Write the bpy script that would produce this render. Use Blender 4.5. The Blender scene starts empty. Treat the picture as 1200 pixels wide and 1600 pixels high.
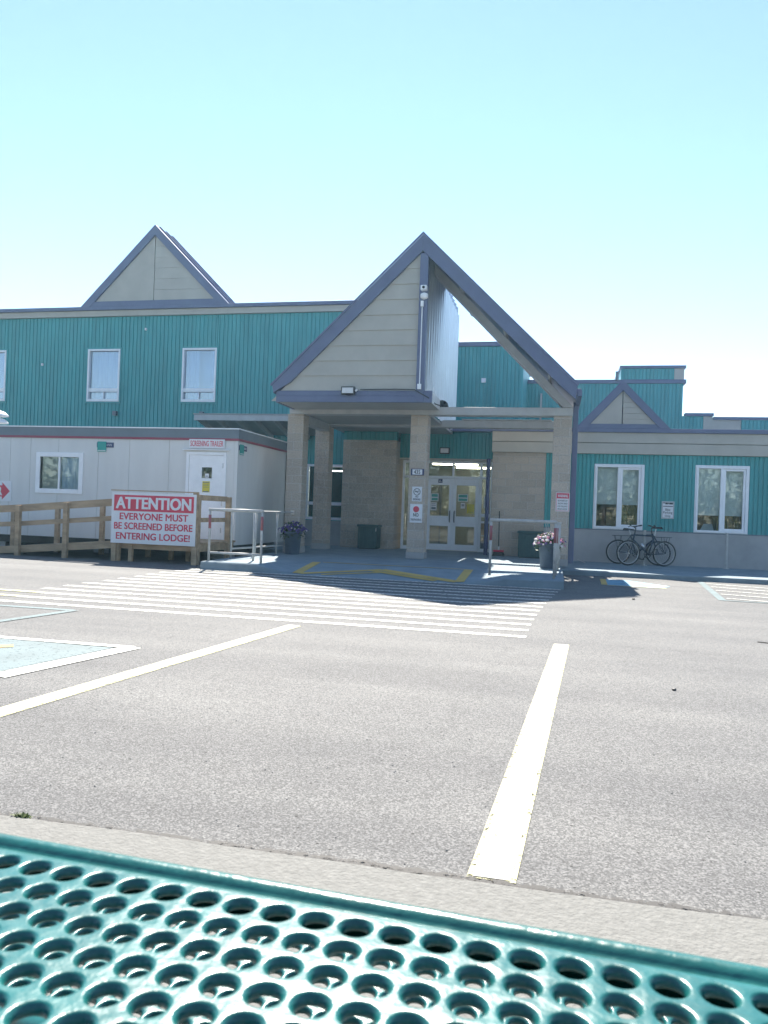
import bpy, math, random
import numpy as np
from math import radians as R, sin, cos, pi
from mathutils import Vector
S = bpy.context.scene
COL = S.collection
random.seed(7)

# ---------------------------------------------------------------- camera, sky, sun, exposure
EYE = 1.2
GLARE_HAZE = 0.0011
cam = bpy.data.objects.new('camera', bpy.data.cameras.new('camera'))
COL.objects.link(cam); S.camera = cam
cam.data.sensor_fit = 'VERTICAL'; cam.data.sensor_height = 24; cam.data.lens = 18.0
cam.data.dof.use_dof = True; cam.data.dof.focus_distance = 14; cam.data.dof.aperture_fstop = 7.5
cam.data.clip_start = 0.02; cam.data.clip_end = 3000
cam.location = (0, 0, EYE)
YAW = R(12.5)
cam.rotation_mode = 'QUATERNION'
from mathutils import Quaternion
cam.rotation_quaternion = (Quaternion((0, 0, 1), YAW) @ Quaternion((1, 0, 0), pi/2) @ Quaternion((0, 0, 1), 0.036))

SUN_EL, SUN_AZ = R(48.8), R(-16.3)            # azimuth from +Y towards +X
w = bpy.data.worlds.new("World"); S.world = w; w.use_nodes = True
nt = w.node_tree; bg = nt.nodes['Background']
sky = nt.nodes.new('ShaderNodeTexSky'); sky.sky_type = 'NISHITA'; sky.sun_disc = False
sky.sun_elevation = SUN_EL; sky.sun_rotation = SUN_AZ
sky.air_density = 1.0; sky.dust_density = 0.0; sky.ozone_density = 1.0
nt.links.new(sky.outputs[0], bg.inputs[0]); bg.inputs[1].default_value = 0.0595
sd = bpy.data.lights.new('sun', 'SUN'); sd.energy = 3.7; sd.angle = R(0.5); sd.color = (1, .94, .84)
so = bpy.data.objects.new('sun', sd); COL.objects.link(so)
so.rotation_euler = Vector((sin(SUN_AZ)*cos(SUN_EL), cos(SUN_AZ)*cos(SUN_EL), sin(SUN_EL))).to_track_quat('Z', 'Y').to_euler()
S.view_settings.view_transform = 'Standard'; S.view_settings.look = 'None'
S.view_settings.gamma = 1; S.view_settings.exposure = 2.1
S.cycles.max_bounces = 8; S.cycles.transparent_max_bounces = 16

# ---------------------------------------------------------------- materials
def nodes(name):
    m = bpy.data.materials.new(name); m.use_nodes = True
    t = m.node_tree
    return m, t, t.nodes['Principled BSDF'], t.nodes.new, t.links.new
def mat(name, c, rough=.6, var=.12, scale=6, bump=0, bscale=80, metal=0, coat=0, spec=.5, stretch=(1, 1, 1)):
    m, t, b, N, L = nodes(name)
    b.inputs['Roughness'].default_value = rough; b.inputs['Metallic'].default_value = metal
    b.inputs['Coat Weight'].default_value = coat; b.inputs['Specular IOR Level'].default_value = spec
    tc = N('ShaderNodeTexCoord'); mp = N('ShaderNodeMapping'); mp.inputs['Scale'].default_value = stretch
    L(tc.outputs['Object'], mp.inputs[0])
    n = N('ShaderNodeTexNoise'); n.inputs['Scale'].default_value = scale; n.inputs['Detail'].default_value = 6
    n.inputs['Roughness'].default_value = .62; L(mp.outputs[0], n.inputs[0])
    cr = N('ShaderNodeValToRGB'); e = cr.color_ramp.elements
    e[0].position = .3; e[1].position = .7
    e[0].color = (*[max(0, x*(1-var)) for x in c], 1); e[1].color = (*[min(1, x*(1+var)) for x in c], 1)
    L(n.outputs[0], cr.inputs[0]); L(cr.outputs[0], b.inputs['Base Color'])
    if bump:
        n2 = N('ShaderNodeTexNoise'); n2.inputs['Scale'].default_value = bscale; n2.inputs['Detail'].default_value = 4
        L(mp.outputs[0], n2.inputs[0])
        bp = N('ShaderNodeBump'); bp.inputs['Strength'].default_value = bump; bp.inputs['Distance'].default_value = .01
        L(n2.outputs[0], bp.inputs['Height']); L(bp.outputs[0], b.inputs['Normal'])
    return m
def block_mat(name, c1, c2, mortar, bw=.4, bh=.2, msize=.012):
    m, t, b, N, L = nodes(name)
    tc = N('ShaderNodeTexCoord'); sp = N('ShaderNodeSeparateXYZ'); L(tc.outputs['Object'], sp.inputs[0])
    ad = N('ShaderNodeMath'); L(sp.outputs[0], ad.inputs[0]); L(sp.outputs[1], ad.inputs[1])
    cb = N('ShaderNodeCombineXYZ'); L(ad.outputs[0], cb.inputs[0]); L(sp.outputs[2], cb.inputs[1])
    br = N('ShaderNodeTexBrick'); L(cb.outputs[0], br.inputs[0])
    br.inputs['Scale'].default_value = 1; br.inputs['Brick Width'].default_value = bw; br.inputs['Row Height'].default_value = bh
    br.inputs['Mortar Size'].default_value = msize; br.inputs['Mortar Smooth'].default_value = .3
    br.inputs['Color1'].default_value = (*c1, 1); br.inputs['Color2'].default_value = (*c2, 1); br.inputs['Mortar'].default_value = (*mortar, 1)
    n = N('ShaderNodeTexNoise'); n.inputs['Scale'].default_value = 38; n.inputs['Detail'].default_value = 5; L(tc.outputs['Object'], n.inputs[0])
    mx = N('ShaderNodeMix'); mx.data_type = 'RGBA'; mx.blend_type = 'OVERLAY'; mx.inputs[0].default_value = .55
    L(br.outputs[0], mx.inputs[6]); L(n.outputs[0], mx.inputs[7]); L(mx.outputs[2], b.inputs['Base Color'])
    mu = N('ShaderNodeMath'); mu.operation = 'MULTIPLY_ADD'; mu.inputs[1].default_value = -.9
    L(br.outputs['Fac'], mu.inputs[0]); L(n.outputs[0], mu.inputs[2])
    bp = N('ShaderNodeBump'); bp.inputs['Strength'].default_value = .7; bp.inputs['Distance'].default_value = .02
    L(mu.outputs[0], bp.inputs['Height']); L(bp.outputs[0], b.inputs['Normal'])
    b.inputs['Roughness'].default_value = .9
    return m
def asphalt_mat():
    m, t, b, N, L = nodes('asphalt')
    tc = N('ShaderNodeTexCoord'); O = tc.outputs['Object']
    big = N('ShaderNodeTexNoise'); big.inputs['Scale'].default_value = .55; big.inputs['Detail'].default_value = 7; big.inputs['Roughness'].default_value = .6; L(O, big.inputs[0])
    vo = N('ShaderNodeTexVoronoi'); vo.inputs['Scale'].default_value = 150; L(O, vo.inputs[0])
    sx = N('ShaderNodeSeparateXYZ'); L(vo.outputs['Color'], sx.inputs[0])
    fine = N('ShaderNodeTexNoise'); fine.inputs['Scale'].default_value = 120; fine.inputs['Detail'].default_value = 8; fine.inputs['Roughness'].default_value = .75; L(O, fine.inputs[0])
    a1 = N('ShaderNodeMath'); a1.operation = 'MULTIPLY_ADD'; a1.inputs[1].default_value = .5; L(sx.outputs[0], a1.inputs[0]); L(fine.outputs[0], a1.inputs[2])
    cr = N('ShaderNodeValToRGB'); e = cr.color_ramp.elements
    e[0].position = .48; e[0].color = (.060, .060, .060, 1); e[1].position = 1.0; e[1].color = (.205, .203, .200, 1)
    x = cr.color_ramp.elements.new(.76); x.color = (.112, .111, .110, 1)
    L(a1.outputs[0], cr.inputs[0])
    c2 = N('ShaderNodeValToRGB'); c2.color_ramp.elements[0].position = .3; c2.color_ramp.elements[1].position = .72
    c2.color_ramp.elements[0].color = (.82, .82, .83, 1); c2.color_ramp.elements[1].color = (1.12, 1.11, 1.09, 1); L(big.outputs[0], c2.inputs[0])
    # worn wheel bands along the driving lane, and dark pits
    bmap = N('ShaderNodeMapping'); bmap.inputs['Scale'].default_value = (.10, 1.1, 1); L(O, bmap.inputs[0])
    bn = N('ShaderNodeTexNoise'); bn.inputs['Scale'].default_value = 1.4; bn.inputs['Detail'].default_value = 5; L(bmap.outputs[0], bn.inputs[0])
    c3 = N('ShaderNodeValToRGB'); c3.color_ramp.elements[0].position = .35; c3.color_ramp.elements[1].position = .65
    c3.color_ramp.elements[0].color = (.86, .86, .87, 1); c3.color_ramp.elements[1].color = (1.08, 1.08, 1.07, 1); L(bn.outputs[0], c3.inputs[0])
    pv = N('ShaderNodeTexVoronoi'); pv.inputs['Scale'].default_value = 17; L(O, pv.inputs[0])
    pl = N('ShaderNodeMath'); pl.operation = 'LESS_THAN'; pl.inputs[1].default_value = .10; L(pv.outputs['Distance'], pl.inputs[0])
    px = N('ShaderNodeSeparateXYZ'); L(pv.outputs['Color'], px.inputs[0])
    pg = N('ShaderNodeMath'); pg.operation = 'GREATER_THAN'; pg.inputs[1].default_value = .5; L(px.outputs[0], pg.inputs[0])
    pm = N('ShaderNodeMath'); pm.operation = 'MULTIPLY'; L(pl.outputs[0], pm.inputs[0]); L(pg.outputs[0], pm.inputs[1])
    m0 = N('ShaderNodeMix'); m0.data_type = 'RGBA'; m0.blend_type = 'MULTIPLY'; m0.inputs[0].default_value = 1
    L(cr.outputs[0], m0.inputs[6]); L(c3.outputs[0], m0.inputs[7])
    mp_ = N('ShaderNodeMix'); mp_.data_type = 'RGBA'; L(pm.outputs[0], mp_.inputs[0]); L(m0.outputs[2], mp_.inputs[6]); mp_.inputs[7].default_value = (.022, .021, .02, 1)
    mx = N('ShaderNodeMix'); mx.data_type = 'RGBA'; mx.blend_type = 'MULTIPLY'; mx.inputs[0].default_value = 1
    L(mp_.outputs[2], mx.inputs[6]); L(c2.outputs[0], mx.inputs[7])
    # hairline cracks running across the lot
    mp = N('ShaderNodeMapping'); mp.inputs['Scale'].default_value = (.12, .42, 1); L(O, mp.inputs[0])
    wn = N('ShaderNodeTexNoise'); wn.inputs['Scale'].default_value = 2.5; wn.inputs['Detail'].default_value = 6; L(O, wn.inputs[0])
    wm = N('ShaderNodeMix'); wm.data_type = 'RGBA'; wm.blend_type = 'LINEAR_LIGHT'; wm.inputs[0].default_value = .022; L(mp.outputs[0], wm.inputs[6]); L(wn.outputs['Color'], wm.inputs[7])
    v2 = N('ShaderNodeTexVoronoi'); v2.feature = 'DISTANCE_TO_EDGE'; v2.inputs['Scale'].default_value = 1.0; L(wm.outputs[2], v2.inputs[0])
    lt = N('ShaderNodeMath'); lt.operation = 'LESS_THAN'; lt.inputs[1].default_value = .0022; L(v2.outputs[0], lt.inputs[0])
    ml = N('ShaderNodeMath'); ml.operation = 'MULTIPLY'; ml.inputs[1].default_value = .12; L(lt.outputs[0], ml.inputs[0])
    m2 = N('ShaderNodeMix'); m2.data_type = 'RGBA'; L(ml.outputs[0], m2.inputs[0]); L(mx.outputs[2], m2.inputs[6]); m2.inputs[7].default_value = (.03, .03, .03, 1)
    L(m2.outputs[2], b.inputs['Base Color'])
    bp = N('ShaderNodeBump'); bp.inputs['Strength'].default_value = .55; bp.inputs['Distance'].default_value = .006
    L(a1.outputs[0], bp.inputs['Height']); L(bp.outputs[0], b.inputs['Normal'])
    b.inputs['Roughness'].default_value = .84
    b.inputs['Specular IOR Level'].default_value = .4
    return m
def paint_mat(name, c, thr=.42, scale=16):
    m, t, b, N, L = nodes(name)
    tc = N('ShaderNodeTexCoord')
    n = N('ShaderNodeTexNoise'); n.inputs['Scale'].default_value = scale; n.inputs['Detail'].default_value = 9; n.inputs['Roughness'].default_value = .8
    L(tc.outputs['Object'], n.inputs[0])
    cr = N('ShaderNodeValToRGB'); e = cr.color_ramp.elements
    e[0].position = thr-.04; e[1].position = thr+.04; L(n.outputs[0], cr.inputs[0])
    n2 = N('ShaderNodeTexNoise'); n2.inputs['Scale'].default_value = 2.2; n2.inputs['Detail'].default_value = 4; L(tc.outputs['Object'], n2.inputs[0])
    c2 = N('ShaderNodeValToRGB'); c2.color_ramp.elements[0].color = (*[x*.78 for x in c], 1); c2.color_ramp.elements[1].color = (*c, 1)
    c2.color_ramp.elements[0].position = .3; c2.color_ramp.elements[1].position = .6
    L(n2.outputs[0], c2.inputs[0]); L(c2.outputs[0], b.inputs['Base Color']); b.inputs['Roughness'].default_value = .75
    tr = N('ShaderNodeBsdfTransparent'); ms = N('ShaderNodeMixShader'); L(cr.outputs[0], ms.inputs[0]); L(tr.outputs[0], ms.inputs[1]); L(b.outputs[0], ms.inputs[2])
    L(ms.outputs[0], t.nodes['Material Output'].inputs[0])
    return m
def glass_mat(name='glass', tint=(.9, .95, .95), boost=.03):
    m, t, b, N, L = nodes(name); t.nodes.remove(b)
    tr = N('ShaderNodeBsdfTransparent'); tr.inputs[0].default_value = (*tint, 1)
    gl = N('ShaderNodeBsdfGlossy'); gl.inputs['Roughness'].default_value = .02
    fr = N('ShaderNodeFresnel'); fr.inputs[0].default_value = 1.5
    ad = N('ShaderNodeMath'); ad.inputs[1].default_value = boost; ad.use_clamp = True; L(fr.outputs[0], ad.inputs[0])
    ms = N('ShaderNodeMixShader'); L(ad.outputs[0], ms.inputs[0]); L(tr.outputs[0], ms.inputs[1]); L(gl.outputs[0], ms.inputs[2])
    L(ms.outputs[0], t.nodes['Material Output'].inputs[0])
    return m
def emit_mat(name, c, s):
    m, t, b, N, L = nodes(name)
    b.inputs['Base Color'].default_value = (*c, 1); b.inputs['Emission Color'].default_value = (*c, 1); b.inputs['Emission Strength'].default_value = s
    return m
def leaf_mat(name, c, var=.45):
    m, t, b, N, L = nodes(name)
    tc = N('ShaderNodeTexCoord'); n = N('ShaderNodeTexNoise'); n.inputs['Scale'].default_value = 9; n.inputs['Detail'].default_value = 3; L(tc.outputs['Object'], n.inputs[0])
    cr = N('ShaderNodeValToRGB'); e = cr.color_ramp.elements; e[0].position = .3; e[1].position = .7
    e[0].color = (*[x*(1-var) for x in c], 1); e[1].color = (*[x*(1+var) for x in c], 1)
    L(n.outputs[0], cr.inputs[0]); L(cr.outputs[0], b.inputs['Base Color']); b.inputs['Roughness'].default_value = .6
    tl = N('ShaderNodeBsdfTranslucent'); L(cr.outputs[0], tl.inputs[0]); ms = N('ShaderNodeMixShader'); ms.inputs[0].default_value = .3
    L(b.outputs[0], ms.inputs[1]); L(tl.outputs[0], ms.inputs[2]); L(ms.outputs[0], t.nodes['Material Output'].inputs[0])
    return m
M = dict(
    asphalt=asphalt_mat(),
    concrete=mat('concrete', (.150, .148, .138), .9, .17, 30, .6, 70),
    slab=mat('slab_concrete', (.185, .235, .265), .9, .18, 2.5, .5, 90),
    teal=mat('teal_siding', (.035, .285, .292), .45, .16, 1.6, .05, 60, stretch=(2.2, 2.2, .3)),
    beige=mat('beige_panel', (.43, .405, .355), .6, .07, 2.2, .05, 60),
    purple=mat('purple_metal', (.115, .135, .225), .45, .10, 3),
    roof=mat('roof_metal', (.11, .12, .22), .35, .08, 3, metal=.2),
    block=block_mat('split_block', (.50, .42, .345), (.41, .345, .285), (.48, .435, .39)),
    base=mat('foundation', (.37, .36, .355), .9, .12, 2, .3, 60),
    white=mat('white_aluminium', (.82, .83, .85), .4, .05, 5),
    galv=mat('galvanised_sheet', (.62, .66, .68), .36, .10, 3, metal=.55, stretch=(1, 1, .3)),
    beam=mat('painted_beam', (.46, .46, .45), .55, .10, 4),
    soffit=mat('soffit', (.36, .355, .34), .7, .08, 4),
    trailer=mat('trailer_skin', (.64, .635, .62), .45, .05, 1.6, .04, 30, stretch=(2, 2, .35)),
    slate=mat('slate_band', (.14, .17, .20), .5, .08, 3),
    red=mat('red_paint', (.60, .045, .085), .5, .08, 5),
    dred=mat('dark_red_stripe', (.26, .035, .07), .5, .1, 3),
    signw=mat('sign_white', (.72, .72, .74), .45, .04, 6),
    black=mat('black', (.018, .018, .02), .5, .15, 6),
    rubber=mat('rubber', (.02, .02, .022), .7, .2, 10),
    wood=mat('weathered_wood', (.38, .27, .17), .8, .32, 5, .3, 40, stretch=(.35, 1.6, 1.6)),
    pipe=mat('painted_pipe', (.44, .43, .41), .45, .18, 14),
    bin=mat('dark_teal_plastic', (.018, .07, .075), .5, .15, 5),
    navy=mat('navy_paint', (.03, .04, .12), .45, .12, 4),
    pot=mat('plastic_pot', (.085, .115, .16), .55, .12, 6),
    curtain=mat('curtain', (.58, .70, .86), .8, .05, 3),
    blind=mat('blind', (.82, .85, .84), .8, .06, 3),
    room=mat('room_wall', (.27, .28, .25), .8, .1, 2),
    steel=mat('steel', (.55, .56, .58), .3, .1, 9, metal=1),
    tealsign=mat('teal_sign', (.012, .30, .26), .45, .05, 6),
    yellow=mat('yellow_sheet', (.66, .55, .06), .6, .06, 6),
    greensheet=mat('green_sheet', (.10, .36, .30), .6, .06, 6),
    table=mat('green_plastisol', (.006, .092, .086), .31, .18, 22, .16, 55, coat=.08, spec=.58),
    bike=mat('bike_paint', (.02, .035, .06), .35, .15, 8),
    glass=glass_mat(), mirror_glass=glass_mat('coated_glass', (.72, .84, .95), .22), tape=mat('faded_red_tape', (.30, .09, .10), .6, .2, 14), tube=emit_mat('fluorescent_tube', (1, .90, .68), 3.2),
    glow_white=emit_mat('white_glow', (1, .96, .9), 3),
    lens=mat('lamp_lens', (.62, .62, .62), .25, .06, 10),
    white_line=paint_mat('white_road_paint', (.72, .71, .65), .42),
    thin_line=paint_mat('worn_white_paint', (.60, .59, .54), .475, 26),
    pale_yellow=paint_mat('faded_yellow_paint', (.55, .53, .30), .44, 22),
    yellow_line=paint_mat('yellow_road_paint', (.52, .36, .10), .37, 14),
    blue_line=paint_mat('blue_road_paint', (.15, .33, .44), .40, 12),
    pale_blue=paint_mat('pale_blue_road_paint', (.105, .150, .160), .40, 22),
    leaf=leaf_mat('leaf', (.05, .085, .025)), leaf2=leaf_mat('leaf_light', (.10, .13, .04)),
    petp=leaf_mat('purple_petal', (.12, .075, .26), .3), petk=leaf_mat('pink_petal', (.62, .22, .34), .3), petw=leaf_mat('white_petal', (.72, .66, .66), .15),
    bark=mat('bark', (.11, .085, .065), .9, .3, 9, .6, 30),
    dirt=paint_mat('dirt', (.035, .032, .03), .46, 30), cardboard=mat('cardboard', (.36, .22, .10), .8, .15, 4), fabric=mat('yellow_curtain', (.34, .27, .09), .8, .3, 7),
)

# ---------------------------------------------------------------- helpers
ORG = {}
class MB:
    def __init__(s): s.v, s.f, s.m = [], [], []
    def add(s, vs, fs, mi=0):
        o = len(s.v); s.v += [tuple(p) for p in vs]; s.f += [tuple(i+o for i in f) for f in fs]; s.m += [mi]*len(fs); return s
    def box(s, x0, x1, y0, y1, z0, z1, mi=0):
        return s.add([(x, y, z) for z in (z0, z1) for y in (y0, y1) for x in (x0, x1)],
                     [(0, 2, 3, 1), (4, 5, 7, 6), (0, 1, 5, 4), (1, 3, 7, 5), (3, 2, 6, 7), (2, 0, 4, 6)], mi)
    def bar(s, p, q, w, h, up=(0, 0, 1), mi=0):
        p, q = Vector(p), Vector(q); d = (q-p).normalized(); a = d.cross(Vector(up)); a.normalize(); b = a.cross(d)
        vs = []
        for c in (p, q):
            for i, j in ((-1, -1), (1, -1), (1, 1), (-1, 1)): vs.append(c+a*(w/2*i)+b*(h/2*j))
        return s.add(vs, [(0, 3, 2, 1), (4, 5, 6, 7), (0, 1, 5, 4), (1, 2, 6, 5), (2, 3, 7, 6), (3, 0, 4, 7)], mi)
    def tube(s, pts, r, n=8, mi=0, closed=False):
        pts = [Vector(p) for p in pts]; N = len(pts); rs = r if isinstance(r, (list, tuple)) else [r]*N
        vs = []; ref = None
        for i, p in enumerate(pts):
            a = pts[(i-1) % N] if (i > 0 or closed) else p; b = pts[(i+1) % N] if (i < N-1 or closed) else p
            d = (b-a).normalized()
            if ref is None: ref = Vector((0, 0, 1)) if abs(d.z) < .9 else Vector((1, 0, 0))
            u = d.cross(ref).normalized(); v = u.cross(d); ref = v if v.length > .1 else ref
            for k in range(n): t = 2*pi*k/n; vs.append(p+(u*cos(t)+v*sin(t))*rs[i])
        fs = []
        for i in range(N if closed else N-1):
            for k in range(n):
                j = (i+1) % N; fs.append((i*n+k, i*n+(k+1) % n, j*n+(k+1) % n, j*n+k))
        if not closed: fs += [tuple(range(n))[::-1], tuple((N-1)*n+k for k in range(n))]
        return s.add(vs, fs, mi)
    def lathe(s, c, prof, n=20, mi=0):
        vs = []
        for r, z in prof:
            for k in range(n): t = 2*pi*k/n; vs.append((c[0]+r*cos(t), c[1]+r*sin(t), c[2]+z))
        fs = [(i*n+k, i*n+(k+1) % n, (i+1)*n+(k+1) % n, (i+1)*n+k) for i in range(len(prof)-1) for k in range(n)]
        fs += [tuple(range(n))[::-1], tuple((len(prof)-1)*n+k for k in range(n))]
        return s.add(vs, fs, mi)
    def prism(s, poly, y0, y1, mi=0):              # polygon in x,z (counter-clockwise from the front), extruded in y
        n = len(poly); vs = [(x, y0, z) for x, z in poly]+[(x, y1, z) for x, z in poly]
        fs = [tuple(range(n)), tuple(range(n, 2*n))[::-1]]+[(i, n+i, n+(i+1) % n, (i+1) % n) for i in range(n)]
        return s.add(vs, fs, mi)
    def sheet(s, poly, z, t=.0, mi=0):             # flat polygon on the ground
        zz = z if isinstance(z, (list, tuple)) else [z]*len(poly)
        return s.add([(x, y, q) for (x, y), q in zip(poly, zz)], [tuple(range(len(poly)))], mi)
    def disc(s, x, y, z, r, t=.004, n=28, mi=0):
        return s.prism([(x+r*cos(2*pi*k/n), z+r*sin(2*pi*k/n)) for k in range(n)], y-t, y, mi)
    def text(s, txt, x0, x1, z0, z1, y, bold=.0, ext=.002, mi=0, fit=True):
        c = bpy.data.curves.new('t', 'FONT'); c.body = txt; c.extrude = .5; c.resolution_u = 3
        o = bpy.data.objects.new('t', c); COL.objects.link(o)
        me = bpy.data.meshes.new_from_object(o.evaluated_get(bpy.context.evaluated_depsgraph_get()))
        xs = [v.co.x for v in me.vertices]; ys = [v.co.y for v in me.vertices]
        a, b, p, q = min(xs), max(xs), min(ys), max(ys)
        k = (x1-x0)/(b-a)
        if not fit:
            k = min(k, (z1-z0)/(q-p)*1.0); mid = (x0+x1)/2; x0, x1 = mid-k*(b-a)/2, mid+k*(b-a)/2
        d = bold*(z1-z0)*1.6                        # heavier strokes: the same glyphs laid side by side
        for i, (sx, sz) in enumerate(((0, 0),) if d == 0 else ((-1, -.6), (1, -.6), (-1, .6), (1, .6), (0, 0))):
            s.add([(x0+d+(v.co.x-a)*k*(x1-x0-2*d)/(x1-x0)+sx*d, y-ext*(.5+v.co.z)-.0004*i, z0+(v.co.y-p)/(q-p)*(z1-z0)+sz*d) for v in me.vertices], [tuple(f.vertices) for f in me.polygons], mi)
        bpy.data.objects.remove(o); bpy.data.curves.remove(c); bpy.data.meshes.remove(me)
        return s
    def build(s, name, mats, parent=None, org=None, smooth=False, bevel=0, label=None, fix=False):
        me = bpy.data.meshes.new(name)
        o_ = Vector(ORG[parent.name]) if parent is not None else Vector(org or (0, 0, 0))
        me.from_pydata([tuple(Vector(p)-o_) for p in s.v], [], s.f); me.update()
        mats = mats if isinstance(mats, (list, tuple)) else [mats]
        for k in mats: me.materials.append(M[k])
        if len(mats) > 1: me.polygons.foreach_set('material_index', s.m)
        if smooth: me.polygons.foreach_set('use_smooth', [True]*len(me.polygons))
        if fix:
            import bmesh
            bm = bmesh.new(); bm.from_mesh(me); bmesh.ops.recalc_face_normals(bm, faces=bm.faces); bm.to_mesh(me); bm.free()
        o = bpy.data.objects.new(name, me); COL.objects.link(o)
        if parent is not None: o.parent = parent
        else: o.location = o_
        ORG[o.name] = tuple(o_)
        if bevel:
            b = o.modifiers.new('b', 'BEVEL'); b.width = bevel; b.segments = 2; b.limit_method = 'ANGLE'; b.angle_limit = R(40)
        if label: o['label'] = label
        return o
def tag(o, label, cat, group=None):
    o['label'] = label; o['category'] = cat
    if group: o['group'] = group
    return o
def thing(name, label, cat, loc, rotz=0, group=None, local=False):
    o = bpy.data.objects.new(name, None); COL.objects.link(o); o.location = loc; o.rotation_euler = (0, 0, rotz)
    o.empty_display_size = .2; ORG[o.name] = (0, 0, 0) if local else tuple(loc)
    return tag(o, label, cat, group)
def struct(name, mb, m, **k):
    o = mb.build(name, m, **k); o['kind'] = 'structure'; return o
def copy_tree(o, parent=None):
    c = o.copy(); COL.objects.link(c)
    if parent is not None: c.parent = parent
    for ch in list(o.children): copy_tree(ch, c)
    return c
def spans(a, b, cuts):
    out = [(a, b)]
    for c, d in cuts:
        nx = []
        for p, q in out:
            if d <= p or c >= q: nx.append((p, q)); continue
            if c > p: nx.append((p, c))
            if d < q: nx.append((d, q))
        out = nx
    return [(p, q) for p, q in out if q-p > 1e-4]
def wall(mb, x0, x1, z0, z1, y0, y1, ops=()):
    xs = sorted({x0, x1, *[min(max(o[0], x0), x1) for o in ops], *[min(max(o[1], x0), x1) for o in ops]})
    for a, b in zip(xs, xs[1:]):
        m = (a+b)/2
        for p, q in spans(z0, z1, [(o[2], o[3]) for o in ops if o[0] < m < o[1]]): mb.box(a, b, y0, y1, p, q)
def siding(mb, x0, x1, z0, z1, y, pitch=.135, gap=.016, t=.016, ops=()):
    wall(mb, x0, x1, z0, z1, y, y+.2, ops)
    x = x0
    while x < x1-.02:
        a, b = x, min(x+pitch-gap, x1)
        for p, q in spans(a, b, [(o[0], o[1]) for o in ops if False]) or [(a, b)]:
            cuts = sorted({p, q, *[min(max(e, p), q) for o in ops for e in o[:2]]})
            for c, d in zip(cuts, cuts[1:]):
                if d-c < .002: continue
                m = (c+d)/2
                for s0, s1 in spans(z0, z1, [(o[2], o[3]) for o in ops if o[0] < m < o[1]]):
                    s_ = min(.006, (d-c)/3)      # plank with splayed edges
                    mb.add([(c, y+.002, s0), (d, y+.002, s0), (d-s_, y-t, s0), (c+s_, y-t, s0), (c, y+.002, s1), (d, y+.002, s1), (d-s_, y-t, s1), (c+s_, y-t, s1)],
                           [(0, 3, 2, 1)[::-1], (4, 5, 6, 7)[::-1], (3, 2, 6, 7), (0, 3, 7, 4), (2, 1, 5, 6)])
        x += pitch
def ring(mb, x0, x1, z0, z1, y0, y1, t, tb=None):
    tb = tb or t
    mb.box(x0, x0+t, y0, y1, z0, z1); mb.box(x1-t, x1, y0, y1, z0, z1)
    mb.box(x0+t, x1-t, y0, y1, z1-t, z1); mb.box(x0+t, x1-t, y0, y1, z0, z0+tb)

# ---------------------------------------------------------------- ground, pavements, painted markings
struct('ground', MB().sheet([(-400, -400), (400, -400), (400, 600), (-400, 600)], 0), 'asphalt')
# near concrete pad, edge slightly chipped
pb = MB(); n = 160; xs = [-16+32*i/n for i in range(n+1)]
ed = [2.335+random.uniform(-.006, .006)+.004*sin(i*.7) for i in range(n+1)]
for i in range(n):
    a, b = xs[i], xs[i+1]
    pb.add([(a, -7, .1), (b, -7, .1), (b, ed[i+1]-.16, .1), (a, ed[i]-.16, .1), (b, ed[i+1]-.012, .102), (a, ed[i]-.012, .102), (b, ed[i+1], .09), (a, ed[i], .09), (b, ed[i+1]+.006, 0), (a, ed[i]+.006, 0)],
           [(0, 1, 2, 3), (3, 2, 4, 5), (5, 4, 6, 7), (7, 6, 8, 9)])
struct('pavement', pb, 'concrete')
# entrance slab with a dropped kerb in the middle
X = [-6.45, -5.35, -4.62, -1.58, -.75, .2]; ZF = [.15, .15, .012, .012, .13, .15]
sb = MB(); NS = 8
for i in range(5):
    for j in range(NS):
        a, b = X[i]+(X[i+1]-X[i])*j/NS, X[i]+(X[i+1]-X[i])*(j+1)/NS
        f = lambda q: ZF[i]+(ZF[i+1]-ZF[i])*q
        za, zb = f(j/NS), f((j+1)/NS)
        sb.add([(a, 13.33, 0), (b, 13.33, 0), (b, 13.345, max(zb-.02, .004)), (a, 13.345, max(za-.02, .004)), (b, 13.365, zb), (a, 13.365, za), (b, 14.75, .15), (a, 14.75, .15), (b, 22.0, .15), (a, 22.0, .15)],
               [(0, 1, 2, 3), (3, 2, 4, 5), (5, 4, 6, 7), (7, 6, 8, 9)])
sb.add([(.2, 13.33, 0), (.2, 22, 0), (.2, 22, .15), (.2, 13.365, .15)], [(0, 1, 2, 3)])
sb.add([(-6.45, 13.33, 0), (-6.45, 22, 0), (-6.45, 22, .15), (-6.45, 13.365, .15)], [(3, 2, 1, 0)])
struct('entrance_pavement', sb, 'slab')
struct('side_pavement', MB().box(.204, 14, 16.95, 20.7, -.02, .1), 'slab', bevel=.015)
struct('left_pavement', MB().box(-9.5, -6.454, 19.3, 22.19, -.02, .1), 'slab', bevel=.015)

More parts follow.
